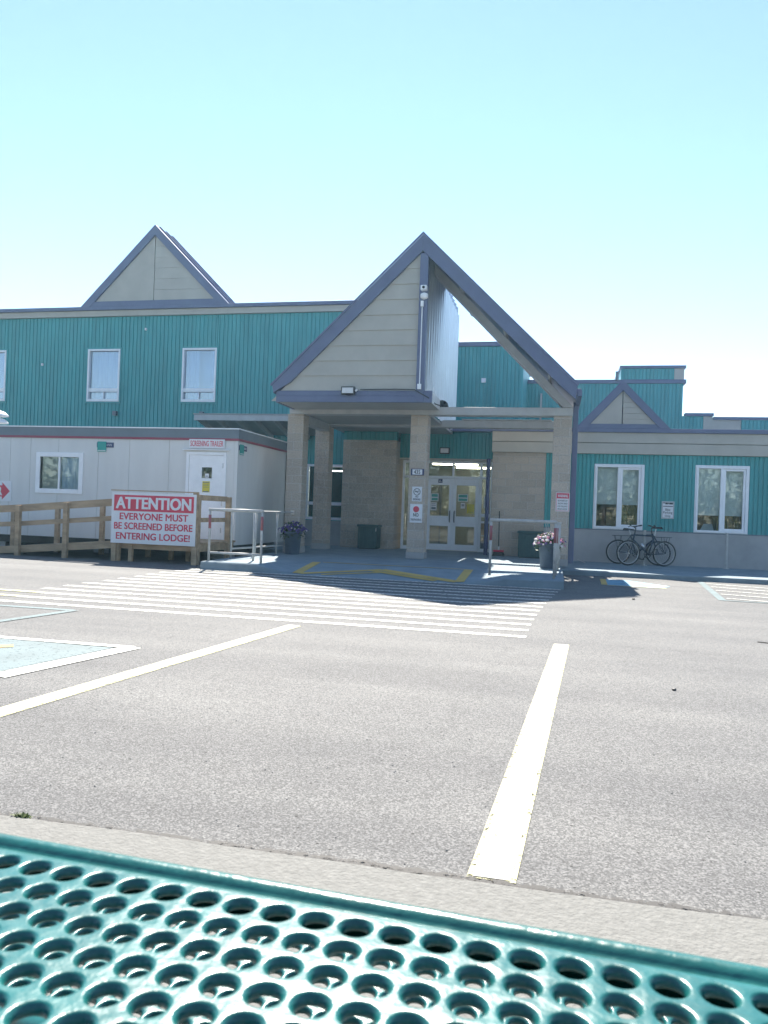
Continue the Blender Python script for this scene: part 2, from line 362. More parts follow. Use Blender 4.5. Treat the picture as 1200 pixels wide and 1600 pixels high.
def marking(poly, m, z=.004, n='road_marking'):
    return struct(n, MB().sheet(poly, z), m)
for i in range(13):
    y = 7.82+i*.452; wd = .145
    xr = -.23+.38*(i/12)**1.6; xl = -6.7+random.uniform(-.05, .05) if i > 1 else -8.2
    marking([(xl, y-wd/2), (xr, y-wd/2), (xr, y+wd/2), (xl, y+wd/2)], 'thin_line')
    if i in (1, 2): marking([(-8.0, y-.06), (-6.4, y-.06), (-6.4, y+.06), (-8.0, y+.06)], 'pale_yellow', .008)
marking([(-.222, 2.56), (-.098, 2.56), (.170, 7.48), (.050, 7.48)], 'white_line', .0065)
marking([(-.242, 2.55), (-.080, 2.55), (.182, 7.50), (.038, 7.50)], 'pale_yellow', .004)
def strip(p, q, w, m, z=.004):
    p, q = Vector(p), Vector(q); d = (q-p).normalized(); s = Vector((-d.y, d.x))*w/2
    return marking([tuple(p-s), tuple(q-s), tuple(q+s), tuple(p+s)], m, z)
strip((-3.12, 2.56), (-2.56, 7.5), .12, 'white_line', .0065); strip((-3.12, 2.55), (-2.56, 7.5), .155, 'pale_yellow', .004)
# accessible bay at the left: blue patch with a white symbol and border
marking([(-5.35, 4.62), (-3.70, 4.62), (-3.50, 5.70), (-5.35, 5.70)], 'pale_blue')
strip((-5.35, 4.55), (-3.62, 4.55), .15, 'pale_yellow'); strip((-3.62, 4.48), (-3.37, 5.78), .17, 'white_line', .006); strip((-5.35, 5.74), (-3.36, 5.76), .09, 'white_line', .008)
strip((-4.75, 5.05), (-4.25, 5.45), .12, 'yellow_line', .008)
strip((-6.3, 7.46), (-5.1, 7.48), .10, 'pale_blue'); strip((-5.26, 6.3), (-5.08, 7.48), .11, 'pale_blue', .006)
# accessible bay at the right
marking([(1.0, 14.76), (1.96, 14.66), (2.16, 15.16), (1.45, 16.15), (1.06, 16.1)], 'blue_line')
strip((.95, 14.72), (1.0, 16.12), .11, 'yellow_line', .008); strip((1.0, 14.68), (2.02, 14.62), .09, 'pale_yellow', .008); strip((1.6, 15.6), (2.1, 15.1), .1, 'white_line', .006)
strip((2.98, 16.9), (2.63, 12.95), .12, 'pale_blue'); strip((2.63, 12.95), (4.6, 12.85), .1, 'pale_blue', .006)
for k in range(5): strip((3.0-.06*k, 16.3-.75*k), (4.6, 15.7-.75*k), .09, 'thin_line', .008)
# yellow outline of the dropped kerb
def ramp_z(x, y):
    t = min(max((y-13.365)/(14.75-13.365), 0), 1)
    for i in range(5):
        if X[i] <= x <= X[i+1]:
            f = ZF[i]+(ZF[i+1]-ZF[i])*(x-X[i])/(X[i+1]-X[i]); break
    else: f = .15
    return f+(.15-f)*t+.006
def ystrip(p, q, w, lift=0):
    p, q = Vector(p), Vector(q); d = (q-p).normalized(); s = Vector((-d.y, d.x))*w/2
    b = MB(); K = 14
    for k in range(K):
        a, e = p+(q-p)*k/K, p+(q-p)*(k+1)/K
        c = [a-s, e-s, e+s, a+s]; b.sheet([tuple(v) for v in c], [ramp_z(v.x, v.y)+lift for v in c])
    return struct('kerb_marking', b, 'yellow_line')
ystrip((-4.57, 13.4), (-4.6, 14.72), .17); ystrip((-1.58, 13.4), (-1.56, 14.75), .17)
ystrip((-4.48, 14.74), (-1.66, 14.76), .055, .001)
ystrip((-4.50, 13.42), (-3.15, 14.22), .15, .001); ystrip((-3.15, 14.22), (-1.62, 13.42), .20, .002)
ystrip((-4.1, 13.40), (-3.05, 13.96), .08, .003); ystrip((-3.3, 14.06), (-2.0, 13.40), .14, .004)

# ---------------------------------------------------------------- lodge building
LB = thing('lodge_building', 'long teal-sided lodge with two-storey left wing, stone doorway and low right wing', 'building', (-5, 22.2, 0))
def P(name, m, mb, parent=LB, **k): return mb.build(name, m, parent, **k)
WINL = [(-20.4, -17.95), (-14.91, -13.75), (-11.58, -10.42)]
ops = [(a, b, 4.43, 6.12) for a, b in WINL]+[(-7.36, -6.13, .9, 2.57)]
b = MB(); siding(b, -26, -4.60, .0, 7.16, 22.2, ops=ops); P('left_wing_wall', 'teal', b)
b = MB(); b.box(-26, -25.8, 22.4, 34, 0, 7.1); b.box(-4.8, -4.6, 22.4, 33.8, 3.5, 7.1); b.box(-26, -4.6, 33.8, 34, 0, 7.1); P('left_wing_side', 'teal', b)
b = MB().box(-26, -4.6, 22.3, 34, 7.1, 7.3); P('left_wing_roof', 'roof', b)
b = MB().box(-26.05, -4.57, 22.10, 22.40, 7.165, 7.345); P('fascia', 'beige', b)
b = MB().box(-26.1, -4.53, 22.02, 22.50, 7.347, 7.46); P('parapet_cap', 'purple', b, bevel=.01)
def curtain_sheet(mb, x0, x1, z0, z1, y, amp=.03, n=60):
    vs = []; ph = random.random()*6
    for i in range(n+1):
        x = x0+(x1-x0)*i/n; d = amp*(sin(x*38+ph)+.5*sin(x*71+1.3*ph))
        vs += [(x, y+d, z0), (x, y+d*.8, z1)]
    mb.add(vs, [(2*i, 2*i+2, 2*i+3, 2*i+1) for i in range(n)])
for i, (a, b_) in enumerate(WINL):
    f = MB(); ring(f, a, b_, 4.43, 6.12, 22.15, 22.30, .06, .08); f.box(a+.06, b_-.06, 22.17, 22.29, 4.745, 4.86)
    m_ = (a+b_)/2; f.box(m_-.015, m_+.015, 22.19, 22.28, 4.51, 4.745)
    F = P('window', 'white', f, bevel=.006)
    MB().box(a+.062, b_-.062, 22.235, 22.243, 4.862, 6.058).build('pane', 'mirror_glass', F); MB().box(a+.062, b_-.062, 22.245, 22.253, 4.512, 4.743).build('vent_pane', 'mirror_glass', F)
    c = MB()
    if i == 0: curtain_sheet(c, a+.06, b_-.06, 4.45, 6.06, 22.42)
    elif i == 1: curtain_sheet(c, a+.02, b_-.02, 4.45, 6.10, 22.42)
    else: curtain_sheet(c, a+.02, a+.5, 4.45, 6.10, 22.42); curtain_sheet(c, b_-.3, b_-.01, 4.45, 6.10, 22.42); c.box(a+.3, b_, 22.60, 22.61, 4.45, 6.1)
    c.build('curtain', 'curtain', F, smooth=True)
    s = MB(); ring(s, a-.05, b_+.05, 4.38, 6.17, 22.165, 22.205, .05); s.build('casing', 'teal', F)
f = MB(); ring(f, -7.36, -6.13, .9, 2.57, 22.15, 22.3, .07, .08); f.box(-7.29, -6.2, 22.17, 22.29, 1.34, 1.44); f.box(-6.76, -6.70, 22.17, 22.29, 1.44, 2.5)
F = P('window', 'white', f, bevel=.006); MB().box(-7.288, -6.202, 22.225, 22.235, .982, 2.498).build('pane', 'glass', F)
P('room_glow_strip', 'glow_white', MB().box(-7.2, -6.3, 23.2, 23.28, 2.42, 2.45))  # glowing strip inside the room behind the ground-floor window
b = MB().box(-9.4, -4.46, 22.155, 22.198, .1, .88); P('skirting_panel', 'base', b)
for x, z in ((-12.9, 6.7), (-16.6, 5.6)): P('wall_fitting', 'white', MB().box(x, x+.05, 22.13, 22.183, z, z+.07))
for x in (-13.9, -10.9): P('wall_fitting', 'slate', MB().box(x, x+.12, 22.06, 22.183, 3.98, 4.12))
# roof gable on the left wing
def gable(px, pz, x0, x1, z0, yf, yb, rim, name, base_h):
    k = (pz-z0)/(x1-px); kl = (pz-z0)/(px-x0)
    rim_z = rim
    g = MB()
    g.prism([(x0, z0), (x0+rim_z/kl*1.0, z0), (px, pz-rim_z), (px, pz)], yf, yf+.16)
    g.prism([(px, pz), (px, pz-rim_z), (x1-rim_z/k, z0), (x1, z0)], yf, yf+.16)
    G_ = P(name, 'purple', g, fix=True)
    ix0, ix1, ipz = x0+rim_z/kl, x1-rim_z/k, pz-rim_z
    h = MB().prism([(ix0, z0), (ix1, z0), (ix1-base_h/k, z0+base_h), (ix0+base_h/kl, z0+base_h)], yf+.012, yf+.16); h.build('bottom_rail', 'purple', G_, fix=True)
    lp = MB(); zb = z0+base_h
    L_ = lambda z: ix0+(z-z0)/kl; R_ = lambda z: ix1-(z-z0)/k
    lp.prism([(L_(zb), zb), (px-.012, zb), (px-.012, ipz-.01)], yf+.06, yf+.15); lp.build('panel', 'beige', G_, fix=True)
    rp = MB(); nz = 6
    for i in range(nz):
        za, zc = zb+(ipz-.01-zb)*i/nz, zb+(ipz-.01-zb)*(i+1)/nz-.006
        pts = [(px+.012, za), (R_(za), za), (max(R_(zc), px+.013), zc), (px+.012, zc)]
        rp.prism(pts, yf+.06, yf+.15)
    rp.build('panel', 'beige', G_, fix=True)
    rf = MB(); t = .07
    for s, (xe) in ((0, x0), (1, x1)):
        rf.add([(px, yf+.162, pz-.01), (px, yb, pz-.01), (xe, yb, z0-.01), (xe, yf+.162, z0-.01), (px, yf+.162, pz-.01-t), (px, yb, pz-.01-t), (xe, yb, z0-.01-t), (xe, yf+.162, z0-.01-t)],
               [(0, 1, 2, 3), (4, 7, 6, 5), (0, 3, 7, 4), (1, 5, 6, 2), (3, 2, 6, 7)])
        y = yf+.3
        while y < yb-.05:                                   # standing seams
            rf.bar((px, y, pz+.02), (xe, y, z0+.02), .03, .06); y += .4
    rf.build('gable_roof', 'roof', G_, fix=True)
    bk = MB().prism([(x0+.05, z0), (x1-.05, z0), (px, pz-.12)], yb-.05, yb-.01); bk.build('back_panel', 'purple', G_, fix=True)
gable(-12.61, 10.01, -15.15, -10.04, 7.462, 22.03, 23.3, .33, 'roof_gable', .16)
# timber lean-to roof behind the trailer
aw = MB(); aw.box(-10.28, -6.6, 20.5, 20.56, 3.66, 3.82)
A_ = P('lean_to_fascia', 'beam', aw, bevel=.005)
rf = MB(); rf.add([(-10.3, 20.49, 3.83), (-6.6, 20.49, 3.83), (-6.6, 22.15, 3.42), (-10.3, 22.15, 3.42), (-10.3, 20.49, 3.86), (-6.6, 20.49, 3.86), (-6.6, 22.15, 3.45), (-10.3, 22.15, 3.45)], [(0, 3, 2, 1), (4, 5, 6, 7), (0, 1, 5, 4), (1, 2, 6, 5), (3, 0, 4, 7), (2, 3, 7, 6)])
rf.build('lean_to_roof', 'soffit', A_)
for i in range(7):
    x = -10.22+i*.58; MB().bar((x, 20.57, 3.755), (x+.0, 22.14, 3.36), .07, .12).build('rafter', 'beam', A_)
# entrance block
P('stone_wall', 'block', MB().box(-6.02, -4.45, 21.42, 22.6, .1, 3.25))
b = MB(); siding(b, -4.449, -1.66, 2.80, 3.56, 21.95, .104, .014); P('doorway_header', 'teal', b)
b = MB(); siding(b, -6.02, -4.451, 3.251, 3.56, 21.46); P('teal_infill', 'teal', b)
P('header_trim', 'beige', MB().box(-4.448, -1.66, 21.88, 21.99, 2.745, 2.798))
P('entrance_roof', 'roof', MB().box(-6.1, -1.5, 21.6, 27, 3.562, 3.68))
# vestibule behind the doors
b = MB(); b.box(-4.6, -1.5, 26.2, 26.3, .1, 2.8); b.box(-4.7, -4.6, 22.5, 26.3, .1, 2.8); b.box(-1.5, -1.4, 22.5, 26.3, .1, 2.8); b.box(-4.6, -1.5, 22.3, 26.2, 2.78, 2.82); b.box(-4.6, -1.5, 22.05, 26.2, .10, .15)
P('vestibule', 'room', b)
b = MB(); b.box(-3.85, -3.8, 26.14, 26.19, .15, 2.3); b.box(-2.6, -2.55, 26.14, 26.19, .15, 2.3); b.box(-3.85, -2.55, 26.14, 26.19, 2.3, 2.36); P('inner_door_frame', 'slate', b)
for x0, x1, y in ((-3.75, -2.35, 23.6), (-3.2, -1.9, 25.2)): P('ceiling_light', 'tube', MB().box(x0, x1, y, y+.16, 2.73, 2.775))
D = MB()
yf, yb = 22.0, 22.10
for x in (-4.36, -3.69, -2.11, -1.80): D.box(x, x+.07, yf, yb, .15, 2.74)
for a, c in ((-4.29, -3.69), (-3.62, -2.11), (-2.04, -1.80)): D.box(a, c, yf, yb, 2.67, 2.74); D.box(a, c, yf, yb, 2.235, 2.30)
D.box(-4.29, -3.69, yf, yb, .15, .25); D.box(-2.04, -1.80, yf, yb, .15, .25); D.box(-2.04, -1.80, yf, yb, 1.15, 1.25); D.box(-2.04, -1.80, yf, yb, .98, 1.04)
D.box(-2.905, -2.845, yf, yb, 2.30, 2.67)
DF = P('entrance_frame', 'white', D, bevel=.005)
g = MB()
for a, c in ((-4.288, -3.692), (-2.038, -1.802)): g.box(a, c, 22.045, 22.053, .252, 2.233); 
for a, c in ((-4.288, -3.692), (-3.618, -2.907), (-2.843, -2.112), (-2.038, -1.802)): g.box(a, c, 22.045, 22.053, 2.302, 2.668)
g.build('side_glass', 'glass', DF)
def leaf(x0, x1, hx):
    l = MB(); ya, yc = 21.985, 22.03
    s = .105
    l.box(x0, x0+s, ya, yc, .165, 2.225); l.box(x1-s, x1, ya, yc, .165, 2.225)
    l.box(x0+s, x1-s, ya, yc, 2.04, 2.225); l.box(x0+s, x1-s, ya, yc, .86, 1.15); l.box(x0+s, x1-s, ya, yc, .165, .34)
    o = P('entrance_door', 'white', l, bevel=.004)
    MB().box(x0+s+.002, x1-s-.002, 22.004, 22.012, 1.152, 2.038).build('glass', 'glass', o); MB().box(x0+s+.002, x1-s-.002, 22.004, 22.012, .342, .858).build('glass', 'glass', o)
    MB().tube([(hx, 21.983, .98), (hx, 21.93, 1.0), (hx, 21.93, 1.28), (hx, 21.983, 1.30)], .014).build('handle', 'black', o)
    return o
dl = leaf(-3.615, -2.872, -2.935); dr = leaf(-2.868, -2.115, -2.805)
MB().box(-3.30, -3.18, 21.978, 21.984, 2.10, 2.21).build('door_sticker', 'navy', dl)
q = MB(); q.box(-3.27, -3.24, 21.974, 21.9775, 2.13, 2.16); q.tube([(-3.245, 21.976, 2.19), (-3.25, 21.976, 2.15), (-3.215, 21.976, 2.145), (-3.205, 21.976, 2.12)], .006, 6); q.build('door_emblem', 'signw', dl)
# right wing
ops = [(1.01, 2.19, .99, 2.62), (3.48, 4.69, .98, 2.64), (6.4, 7.6, .98, 2.64)]
b = MB(); siding(b, -.26, 14, .94, 2.91, 20.7, .104, .014, ops=ops); P('right_wing_wall', 'teal', b)
P('block_panel', 'block', MB().box(-1.66, -.262, 20.70, 20.92, .1, 2.91))
P('foundation_wall', 'base', MB().box(-.26, 14, 20.665, 20.9, .0, .938))
P('flashing', 'slate', MB().box(-.26, 14, 20.655, 20.70, .939, .965))
P('fascia_board', 'beige', MB().box(-1.68, 14, 20.60, 20.9, 2.912, 3.185), bevel=.006); P('fascia_board', 'beige', MB().box(-1.68, 14, 20.585, 20.9, 3.197, 3.458), bevel=.006)
P('fascia_back', 'slate', MB().box(-1.67, 14, 20.66, 20.9, 3.184, 3.198))
P('parapet_cap', 'purple', MB().box(-1.72, 14.05, 20.53, 20.95, 3.459, 3.565), bevel=.008)
P('right_wing_roof', 'roof', MB().box(-1.66, 14, 20.9, 33, 3.3, 3.45))
b = MB(); b.box(-1.66, -1.5, 20.921, 33, .1, 3.3); b.box(13.85, 14, 20.9, 33, 0, 3.3); b.box(-1.5, 13.85, 24.5, 24.6, 0, 3.3); P('partition_wall', 'room', b)
gable(1.62, 4.79, .50, 2.80, 3.567, 20.54, 23, .25, 'porch_gable', .11)
for i, (a, c, z0, z1, bl) in enumerate([(1.01, 2.19, .99, 2.62, 1.63), (3.48, 4.69, .98, 2.64, 1.43), (6.4, 7.6, .98, 2.64, 1.5)]):
    f = MB(); ring(f, a, c, z0, z1, 20.645, 20.80, .05); m_ = a+(c-a)*.5; f.box(m_-.035, m_+.035, 20.655, 20.79, z0+.05, z1-.05)
    F = P('window', 'white', f, bevel=.006)
    sx = MB(); ring(sx, m_+.036, c-.052, z0+.052, z1-.052, 20.67, 20.75, .055); sx.build('sash', 'white', F, bevel=.005)
    MB().box(a+.052, m_-.037, 20.715, 20.723, z0+.052, z1-.052).build('pane', 'glass', F)
    MB().box(m_+.093, c-.109, 20.705, 20.713, z0+.109, z1-.109).build('pane', 'glass', F)
    bl_ = MB(); bl_.box(a+.06, c-.06, 20.86, 20.865, bl, z1-.03); bl_.box(a+.06, c-.06, 20.852, 20.872, bl-.02, bl); bl_.build('blind', 'blind', F)
    s = MB(); ring(s, a-.03, c+.03, z0-.03, z1+.03, 20.672, 20.702, .03); s.build('casing', 'white', F)
    MB().box(a-.2, c+.2, 20.95, 21.3, z0-.06, z0-.02).build('inner_sill', 'room', F)
# upper storeys behind the entrance
b = MB(); siding(b, -4.59, -1.22, 3.7, 7.12, 27); P('rear_block_wall', 'teal', b)
P('rear_block_body', 'teal', MB().box(-4.59, -1.22, 27.21, 33, 3.7, 7.1)); P('parapet_cap', 'purple', MB().box(-4.59, -1.18, 26.93, 33, 7.122, 7.285), bevel=.01)
b = MB(); b.box(-.70, -.63, 30.88, 30.98, 3.8, 6.1); P('conduit', 'pipe', b)
P('wall_box', 'white', MB().box(-3.1+.45, -2.5, 26.9, 26.983, 5.85, 6.0))
b = MB(); siding(b, -1.7, 4.62, 3.4, 6.5, 31); P('stair_block_wall', 'teal', b); P('stair_block_body', 'teal', MB().box(-1.7, 4.62, 31.21, 36, 3.4, 6.5)); P('parapet_cap', 'purple', MB().box(-1.72, 4.72, 30.93, 36, 6.502, 6.65), bevel=.01)
b = MB(); siding(b, 2.33, 4.28, 6.652, 7.08, 31); P('stair_tower', 'teal', b); P('stair_tower_body', 'teal', MB().box(2.33, 4.64, 31.21, 35, 6.652, 7.08)); P('tower_panel', 'beige', MB().box(4.285, 4.64, 30.985, 31.2, 6.652, 7.08)); P('parapet_cap', 'purple', MB().box(2.28, 4.70, 30.93, 35, 7.082, 7.19), bevel=.01)
P('roof_vent_pipe', 'slate', MB().tube([(2.18, 30.9, 6.6), (2.18, 30.9, 6.95)], .06, 10))
b = MB(); siding(b, 4.622, 5.38, 3.4, 5.26, 31); P('low_block_wall', 'teal', b); P('low_panel', 'beige', MB().box(5.385, 5.70, 30.985, 31.2, 3.4, 5.26)); P('parapet_cap', 'purple', MB().box(4.721, 5.74, 30.93, 31.3, 5.262, 5.375))
P('low_panel', 'beige', MB().box(5.705, 6.72, 31.02, 31.2, 3.4, 5.13)); b = MB(); siding(b, 6.73, 14, 3.4, 5.13, 31); P('far_wall', 'teal', b); P('parapet_cap', 'purple', MB().box(5.741, 14, 30.95, 31.3, 5.132, 5.24))

# ---------------------------------------------------------------- entrance canopy
EC = thing('entrance_canopy', 'steep gabled entrance canopy on block pillars, left half boarded, right half open', 'canopy', (-2.93, 17.4, 0))
def C(name, m, mb, parent=EC, **k): return mb.build(name, m, parent, **k)
PX_, PZ = -2.93, 7.15; KS = .975
EL, ER = -6.23, .37; ZE = PZ-KS*(PX_-EL)
ztop = lambda x: PZ-KS*abs(x-PX_)
F0, FB, RB = 16.12, 22.19, 19.4
g = MB()
RIM = .345
g.prism([(EL, ZE), (EL+.04, ZE-.16), (EL+.42, ztop(EL+.42)-RIM), (PX_, PZ-RIM), (PX_, PZ)], F0, F0+.09)
C('barge_board', 'purple', g, fix=True, bevel=.006)
g = MB(); g.prism([(PX_+.001, PZ), (PX_+.001, PZ-RIM), (ER-.30, ztop(ER-.30)-RIM), (ER-.02, ZE-RIM*.85), (ER, ZE-.02)], F0, F0+.09)
C('barge_board', 'purple', g, fix=True, bevel=.006)
g = MB(); g.prism([(EL-.02, ztop(EL)-.02), (PX_, PZ-.02+.02), (ER+.02, ztop(ER)-.02), (ER+.03, ztop(ER)+.02), (PX_, PZ+.05), (EL-.03, ztop(EL)+.02)], F0-.03, F0-.001); C('edge_trim', 'purple', g, fix=True)
def slope(xe, y0, y1, name):
    r = MB(); t = .16
    ze = ztop(xe)
    r.add([(PX_, y0, PZ), (PX_, y1, PZ), (xe, y1, ze), (xe, y0, ze), (PX_, y0, PZ-t), (PX_, y1, PZ-t), (xe, y1, ze-t), (xe, y0, ze-t)],
          [(0, 1, 2, 3), (4, 7, 6, 5), (0, 3, 7, 4), (1, 5, 6, 2), (3, 2, 6, 7), (0, 4, 5, 1)])
    y = y0+.25
    while y < y1: r.bar((PX_, y, PZ+.03), (xe, y, ze+.03), .03, .06); y += .4
    return C(name, 'roof', r, fix=True)
slope(EL, F0+.092, FB, 'left_roof'); slope(ER, F0+.092, RB, 'right_roof')
# boarded left half: lap siding
pn = MB(); zb, zt = 3.82, PZ-RIM-.03; nb = 9
xl = lambda z: PX_-(PZ-RIM-z)/KS-.05
for i in range(nb):
    za = zb+(zt-zb)*i/nb; zc = zb+(zt-zb)*(i+1)/nb
    a, c, d = xl(za), xl(zc), PX_-.055
    pn.add([(a, F0+.06, za), (d, F0+.06, za), (d, F0+.082, zc), (min(c, d-.001), F0+.082, zc), (a, F0+.1, za), (d, F0+.1, za)], [(0, 1, 2, 3), (0, 4, 5, 1)])
C('gable_boarding', 'beige', pn)
C('gable_backing', 'beige', MB().prism([(xl(3.6), 3.6), (PX_-.02, 3.6), (PX_-.02, zt)], F0+.101, F0+.16), fix=True)
C('centre_trim', 'purple', MB().box(PX_-.05, PX_+.125, F0+.01, F0+.2, 3.58, PZ-RIM-.05), bevel=.006)
C('bottom_band', 'purple', MB().box(EL+.12, PX_+.30, F0+.02, F0+.10, 3.565, 3.70).box(EL+.12, PX_+.30, F0+.035, F0+.10, 3.703, 3.815), bevel=.004)
C('soffit', 'soffit', MB().box(EL+.14, PX_+.28, F0+.101, 17.34, 3.565, 3.60)); C('ceiling', 'soffit', MB().box(EL+.06, PX_, 17.72, FB, 3.50, 3.56))
C('soffit_return', 'white', MB().box(PX_+.281, PX_+.30, F0+.101, 17.34, 3.566, 3.80))
C('left_eave_wall', 'purple', MB().box(EL+.07, EL+.12, F0+.1, FB, 3.561, 3.80))
# corrugated inner wall
cw = MB(); vs = []; ny = 0; y = F0+.2
while y <= FB:
    d = .02*sin(y*2*pi/.34); d = max(-.014, min(.014, d*1.5)); vs += [(PX_+.03+d, y, 3.57), (PX_+.03+d, y, PZ-.18)]; ny += 1; y += .0225
cw.add(vs, [(2*i, 2*i+2, 2*i+3, 2*i+1) for i in range(ny-1)]); C('corrugated_wall', 'galv', cw, smooth=True)
def pillar(x, y, h=3.46):
    p = MB(); c = h
    p.box(x, x+.40, y, y+.40, .30, h)
    o = C('pillar', 'block', p, bevel=.012); MB().box(x-.012, x+.412, y-.012, y+.412, .15, .30).build('plinth', 'base', o, bevel=.01); return o
for x in (-6.29, -3.30, -.085): pillar(x, 17.4)
pillar(-6.33, 19.7, 3.44)
C('front_beam', 'beam', MB().box(-6.24, .32, 17.36, 17.72, 3.462, 3.64), bevel=.008)
C('back_beam', 'beam', MB().box(-6.35, .32, 19.7, 20.0, 3.445, 3.63), bevel=.008); C('beam_flange', 'beam', MB().box(-2.4, -.15, 19.64, 20.04, 3.632, 3.655))
C('side_beam', 'beam', MB().box(-.02, .22, 17.72, 19.7, 3.47, 3.63)); C('side_beam', 'beam', MB().box(-6.2, -5.95, 17.72, 19.7, 3.30, 3.495))
r = MB(); a, c = PX_+.06, .27
RT = .225; zr = lambda x: 5.925-1.02*(x+1.9)
r.prism([(a, zr(a)-RT), (.115, 3.648), (.31, 3.648), (.31, zr(.31)), (a, zr(a))], 17.37, 17.80); C('rafter', 'beam', r, fix=True, bevel=.006)
for x in (-2.2, -1.2, -.2):
    z = ztop(x)-.16-.035; C('purlin', 'beam', MB().bar((x, F0+.2, z), (x, RB-.02, z), .06, .05, up=(KS, 0, 1)))
ds = MB(); ds.box(.33, .45, 17.60, 17.72, .2, 3.95); ds.box(.29, .49, 17.54, 17.78, 3.95, 4.09); C('downspout', 'purple', ds, bevel=.01)
C('eave_gutter', 'purple', MB().box(ER+.001, ER+.10, F0+.1, RB, 3.72, 3.84))
C('navy_post', 'navy', MB().tube([(-1.76, 20.62, .15), (-1.76, 20.62, 2.72)], .055, 12))
C('conduit', 'white', MB().tube([(PX_+.03, F0-.004, 3.95), (PX_+.03, F0-.004, 5.62)], .012, 8).box(PX_-.01, PX_+.07, F0-.045, F0+.005, 3.84, 3.95).box(PX_, PX_+.06, F0-.04, F0+.005, 5.6, 5.72))

def flood(name, lab, x, y, z, w_=.30, h=.17):
    t = thing(name, lab, 'floodlight', (x, y, z))
    MB().box(x-w_/2, x+w_/2, y-.10, y-.02, z, z+h).build('housing', 'black', t, bevel=.008)
    MB().box(x-w_/2+.025, x+w_/2-.025, y-.108, y-.101, z+.025, z+h-.025).build('lens', 'lens', t)
    MB().box(x-.06, x+.06, y-.019, y-.001, z+.04, z+h-.03).build('bracket', 'black', t)
    return t
t = flood('floodlight', 'black floodlight with white lens on the purple band of the gable', -4.46, F0+.02, 3.72)
MB().tube([(-4.30, F0-.02, 3.80), (-4.26, F0-.03, 3.83)], .025, 8).build('sensor', 'white', t)
flood('floodlight', 'small floodlight on teal boarding above the entrance doors', -3.13, 21.93, 2.93, .28, .18)
t = thing('dome_lamp', 'dark hooded lamp sitting above the beam against the corrugated wall', 'lamp', (-2.6, 17.7, 3.64))
MB().lathe((-2.62, 17.62, 3.642), [(.15, 0), (.15, .05), (.13, .12), (.08, .17), (.02, .19)], 16).build('hood', 'black', t, smooth=True)
MB().tube([(-2.75, 17.62, 3.66), (-2.86, 17.62, 3.7)], .02).build('bracket', 'black', t)
t = thing('security_camera', 'small white camera and siren on the centre trim of the gable', 'camera', (-2.86, F0, 5.75))
MB().box(-2.93, -2.80, F0-.13, F0+.008, 5.93, 6.03).build('housing', 'white', t, bevel=.01); MB().disc(-2.865, F0-.131, 5.98, .03).build('lens', 'black', t)
MB().lathe((-2.86, F0-.03, 5.82), [(.02, -.07), (.08, -.04), (.085, 0), (.08, .04), (.02, .07)], 16).build('siren', 'white', t, smooth=True)
tag(MB().tube([(-4.2, F0+.005, 3.835), (-3.4, F0-.01, 3.84), (-3.0, F0-.012, 3.83), (-2.85, F0-.015, 3.74), (-2.70, F0-.01, 3.66), (-2.62, F0+.5, 3.60), (-2.6, 17.33, 3.66)], .012, 6).build('power_cable', 'black', org=(-3.2, F0, 3.8)), 'black cable running along the purple band and over the beam', 'cable')

# ---------------------------------------------------------------- signs
def sign(name, lab, x0, x1, z0, z1, y, plate='signw', t=.012, border=None):
    o = thing(name, lab, 'sign', ((x0+x1)/2, y, z0))
    MB().box(x0, x1, y-t, y, z0, z1).build('plate', plate, o, bevel=.004)
    if border:
        b = MB(); ring(b, x0+.012, x1-.012, z0+.012, z1-.012, y-t-.002, y-t+.001, .008); b.build('border', border, o)
    return o
YP = 17.40
o = sign('house_number_sign', 'small white number sign 435 in a dark frame on middle pillar', -3.25, -2.95, 2.07, 2.22, YP-.006, 'navy', .03)
MB().box(-3.215, -2.985, YP-.040, YP-.0365, 2.085, 2.205).build('number_plate', 'signw', o); MB().text('435', -3.18, -3.03, 2.10, 2.19, YP-.0405, .01).build('lettering', 'black', o)
o = sign('no_smoking_sign', 'white no smoking sign with cigarette symbol on the middle pillar', -3.21, -2.98, 1.47, 1.81, YP-.004)
b = MB(); b.tube([(-3.095+.075*cos(2*pi*k/28), YP-.018, 1.69+.075*sin(2*pi*k/28)) for k in range(28)], .007, 6, closed=True); b.bar((-3.148, YP-.018, 1.743), (-3.042, YP-.018, 1.637), .006, .014, up=(0, 1, 0)); b.build('prohibition_ring', 'black', o)
b = MB(); b.box(-3.145, -3.06, YP-.020, YP-.0162, 1.683, 1.70); b.box(-3.05, -3.04, YP-.02, YP-.0162, 1.683, 1.70); b.tube([(-3.055, YP-.018, 1.705), (-3.07, YP-.018, 1.725), (-3.05, YP-.018, 1.74)], .004, 5); b.build('cigarette', 'black', o)
b = MB(); b.text('NO', -3.13, -3.06, 1.56, 1.60, YP-.0165, .01); b.text('SMOKING', -3.18, -3.01, 1.495, 1.54, YP-.0165, .01); b.build('lettering', 'black', o)
o = sign('no_trespassing_sign', 'white no trespassing sign with a red disc, lowest on the middle pillar', -3.245, -2.955, .98, 1.41, YP-.004)
MB().disc(-3.10, YP-.0165, 1.29, .07).build('red_disc', 'red', o); b = MB(); b.text('NO', -3.165, -3.04, 1.12, 1.20, YP-.0165, .012); b.text('TRESPASSING', -3.225, -2.975, 1.03, 1.075, YP-.0165, .004); b.build('lettering', 'black', o)
o = sign('warning_sign', 'white and red WARNING sign about falling snow and ice on the right pillar', .02, .32, 1.35, 1.77, YP-.004, border='red')
MB().box(.042, .298, YP-.0205, YP-.0165, 1.64, 1.748).build('red_header', 'red', o); MB().text('WARNING', .06, .28, 1.665, 1.725, YP-.021, .015).build('heading', 'signw', o)
b = MB()
